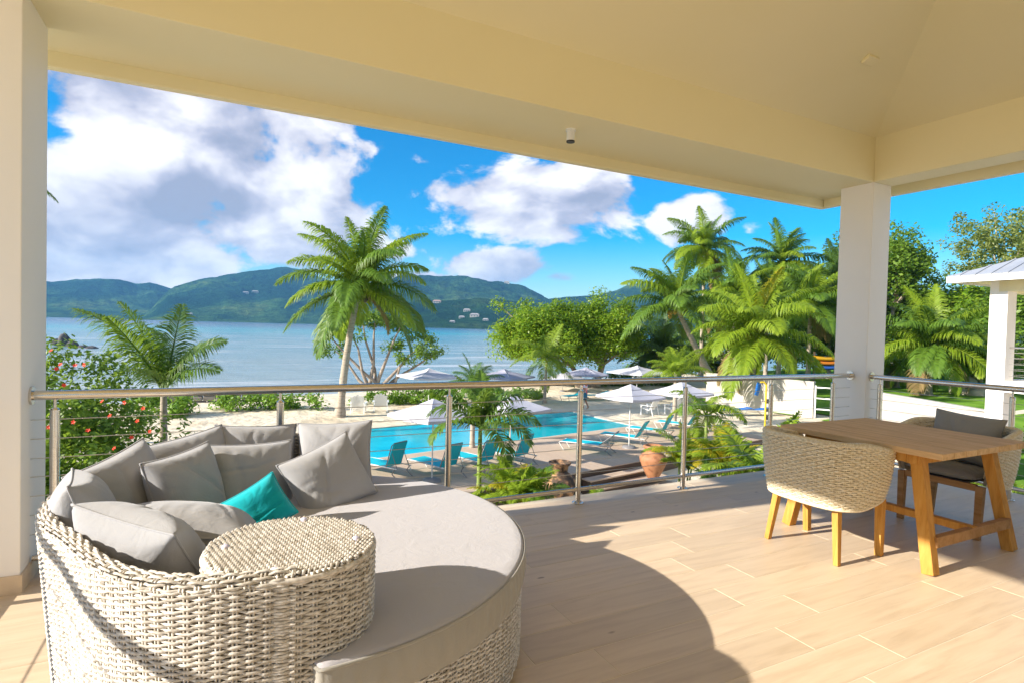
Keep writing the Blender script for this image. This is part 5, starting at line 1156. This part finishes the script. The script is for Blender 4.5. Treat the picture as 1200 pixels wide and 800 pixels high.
def person():
    b = gpx(685, 479); h = 1.68; root = empty('person', b, R(130), 'person in red and white top and dark blue shorts walking on the sand', 'person')
    J = dict(pel=(0, 0, .93), sp=(0.01, 0, 1.12), ch=(.02, 0, 1.32), nk=(.02, 0, 1.46), hd=(.03, 0, 1.56), ht=(.03, 0, 1.68), hl=(0, .09, .90), kl=(.12, .10, .50), al=(.05, .10, .09), tl=(.20, .11, .04), hr=(0, -.09, .90), kr=(-.02, -.10, .49), ar=(-.20, -.10, .12), tr=(-.08, -.11, .04),
             sl=(.02, .18, 1.40), el=(-.06, .23, 1.13), wl=(.08, .24, .92), fl=(.11, .24, .80), sr=(.02, -.18, 1.40), er=(.14, -.25, 1.20), wr=(.16, -.16, 1.42), fr=(.12, -.10, 1.50))
    rad = dict(pel=.135, sp=.12, ch=.14, nk=.055, hd=.095, ht=.07, hl=.09, kl=.06, al=.042, tl=.035, hr=.09, kr=.06, ar=.042, tr=.035, sl=.065, el=.045, wl=.032, fl=.03, sr=.065, er=.045, wr=.032, fr=.03)
    E_ = [('pel', 'sp'), ('sp', 'ch'), ('ch', 'nk'), ('nk', 'hd'), ('hd', 'ht'), ('pel', 'hl'), ('hl', 'kl'), ('kl', 'al'), ('al', 'tl'), ('pel', 'hr'), ('hr', 'kr'), ('kr', 'ar'), ('ar', 'tr'), ('ch', 'sl'), ('sl', 'el'), ('el', 'wl'), ('wl', 'fl'), ('ch', 'sr'), ('sr', 'er'), ('er', 'wr'), ('wr', 'fr')]
    ks = list(J); me = bpy.data.meshes.new('body'); me.from_pydata([J[k] for k in ks], [(ks.index(a), ks.index(b_)) for a, b_ in E_], []); o = link('body', me, 'skin', root)
    o.modifiers.new('skin', 'SKIN'); 
    if not me.skin_vertices: me.skin_vertices.new() if hasattr(me.skin_vertices, 'new') else None
    for i, k in enumerate(ks):
        sv = me.skin_vertices[0].data[i]; sv.radius = (rad[k], rad[k]); sv.use_root = (k == 'pel')
    sd = o.modifiers.new('sub', 'SUBSURF'); sd.levels = 2; sd.render_levels = 2
    MB().lathe([(.15, .90), (.145, 1.0), (.135, 1.12), (.155, 1.28), (.165, 1.36), (.11, 1.43), (.06, 1.46)], 16).build('shirt', 'shirt', root, None, None, (.95, 1.12, 1))
    for s in (-1, 1): MB().tube([(.02, s*.15, 1.39), (-.02 if s > 0 else .08, s*.215, 1.25)], [.078, .07], 10).build('sleeve', 'shirt', root)
    for s, k in ((1, (.09, .10, .58)), (-1, (-.01, -.10, .58))): MB().tube([(0, s*.08, .97), (0, s*.09, .88), k], [.125, .12, .095], 12).build('shorts_leg', 'shorts', root)
    MB().lathe([(.001, .125), (.06, .115), (.095, .06), (.10, 0), (.085, -.06), (.06, -.09)], 14, (.02, 0, 1.58)).build('hair', 'hair', root)
    t = MB(); 
    for i in range(5): t.box(-.02-.03*i, .08, -.22, -.02, 1.44-.05*i, 1.485-.05*i)
    tb_ = MB().lathe([(.001, -.16), (.10, -.15), (.13, 0), (.10, .15), (.001, .16)], 12).build('rolled_towel', 'towel_blue', None, b+Vector((.12, -.10, 1.50)), (R(70), 0, 0)); tag(tb_, 'blue and white rolled towel held on the shoulder of the standing person', 'towel')
person()

# houses on the far hills
def hill_point(px, py):
    best = None
    d = ray(px, py).normalized()
    for t in np.arange(1300, 4600, 6.0):
        p = CC+d*float(t); az = math.atan2(p.x, p.y); dist = math.hypot(p.x, p.y)
        for hfun, ds, db, a0, a1 in HILLS:
            if a0 < az < a1 and ds < dist < db and float(hfun(np.array(az), np.array(dist))) > p.z: return p
    return None
hs_ = [(512, 355, 26, 10, 'house_roof', 'long pink-roofed house high on the wooded headland'), (547, 365, 20, 9, 'house_roof_pale', 'pale house highest in the headland cluster'), (556, 371, 26, 10, 'house_roof_pale', 'cream house in the middle of the headland cluster'), (541, 373, 16, 8, 'house_roof_pale', 'small pale house at the uphill edge of the headland cluster'), (569, 376, 15, 8, 'house_roof_pale', 'small pale house in the headland cluster closest to the round beach trees'), (530, 378, 14, 7, 'house_roof_pale', 'small white house low by the headland shore'),
       (288, 344, 26, 10, 'house_roof_pale', 'small white house on the slope of the big peaked hill'), (299, 343, 30, 11, 'house_roof_pale', 'wider white house of the two on the big peaked hill'), (594, 332, 26, 12, 'house_roof_pale', 'pale rock-like house on the rounded hilltop'), (222, 369, 22, 9, 'house_roof_pale', 'small white house at the foot of the big peaked hill')]
for px, py, w, h, rm, lab in hs_:
    p = hill_point(px, py)
    if p is None: continue
    root = empty('hillside_house', (p.x, p.y, p.z-2), -math.atan2(p.x, p.y), lab, 'house', 'houses on the far hills')
    MB().box(-w/2, w/2, -w*.3, w*.3, -6, h*.7).build('wall', 'house_wall', root); a = w/2+1; b_ = w*.3+1
    MB().add([(-a, -b_, h*.7), (a, -b_, h*.7), (a, b_, h*.7), (-a, b_, h*.7), (-a*.6, 0, h*1.1), (a*.6, 0, h*1.1)], [(0, 1, 5, 4), (2, 3, 4, 5), (1, 2, 5), (3, 0, 4), (3, 2, 1, 0)]).build('roof', rm, root)
    for k in (-.3, 0, .3): MB().box(k*w-1, k*w+1, -w*.3-.1, -w*.3+.1, h*.15, h*.5).build('window', 'plastic_dark', root)

# haze over the bay
def haze():
    m = bpy.data.materials.new('haze_air'); m.use_nodes = True; t = NT(m.node_tree); t.n.remove(t.n['Principled BSDF'])
    v = t.new('ShaderNodeVolumePrincipled', {'Color': (0.20, 0.55, 1.0), 'Density': 0.00011, 'Anisotropy': 0.0}); t.l.new(v.outputs[0], t.n['Material Output'].inputs['Volume']); MATS['haze_air'] = m
    o = MB().box(-9500, 9500, -2500, 5600, -40, 460).build('haze', 'haze_air'); tag(o, kind='stuff')

c = Vector((-8.4, 6.5, 5.6)); palm('coconut_palm', 'coconut palm beside the open end of the terrace, throwing frond shadows on the floor', (c.x-.5, c.y+.6, gz(c.x, c.y)), c, 2.15, 15, 66, 'coco', 'frond_green', .15, lo=-30)
haze()
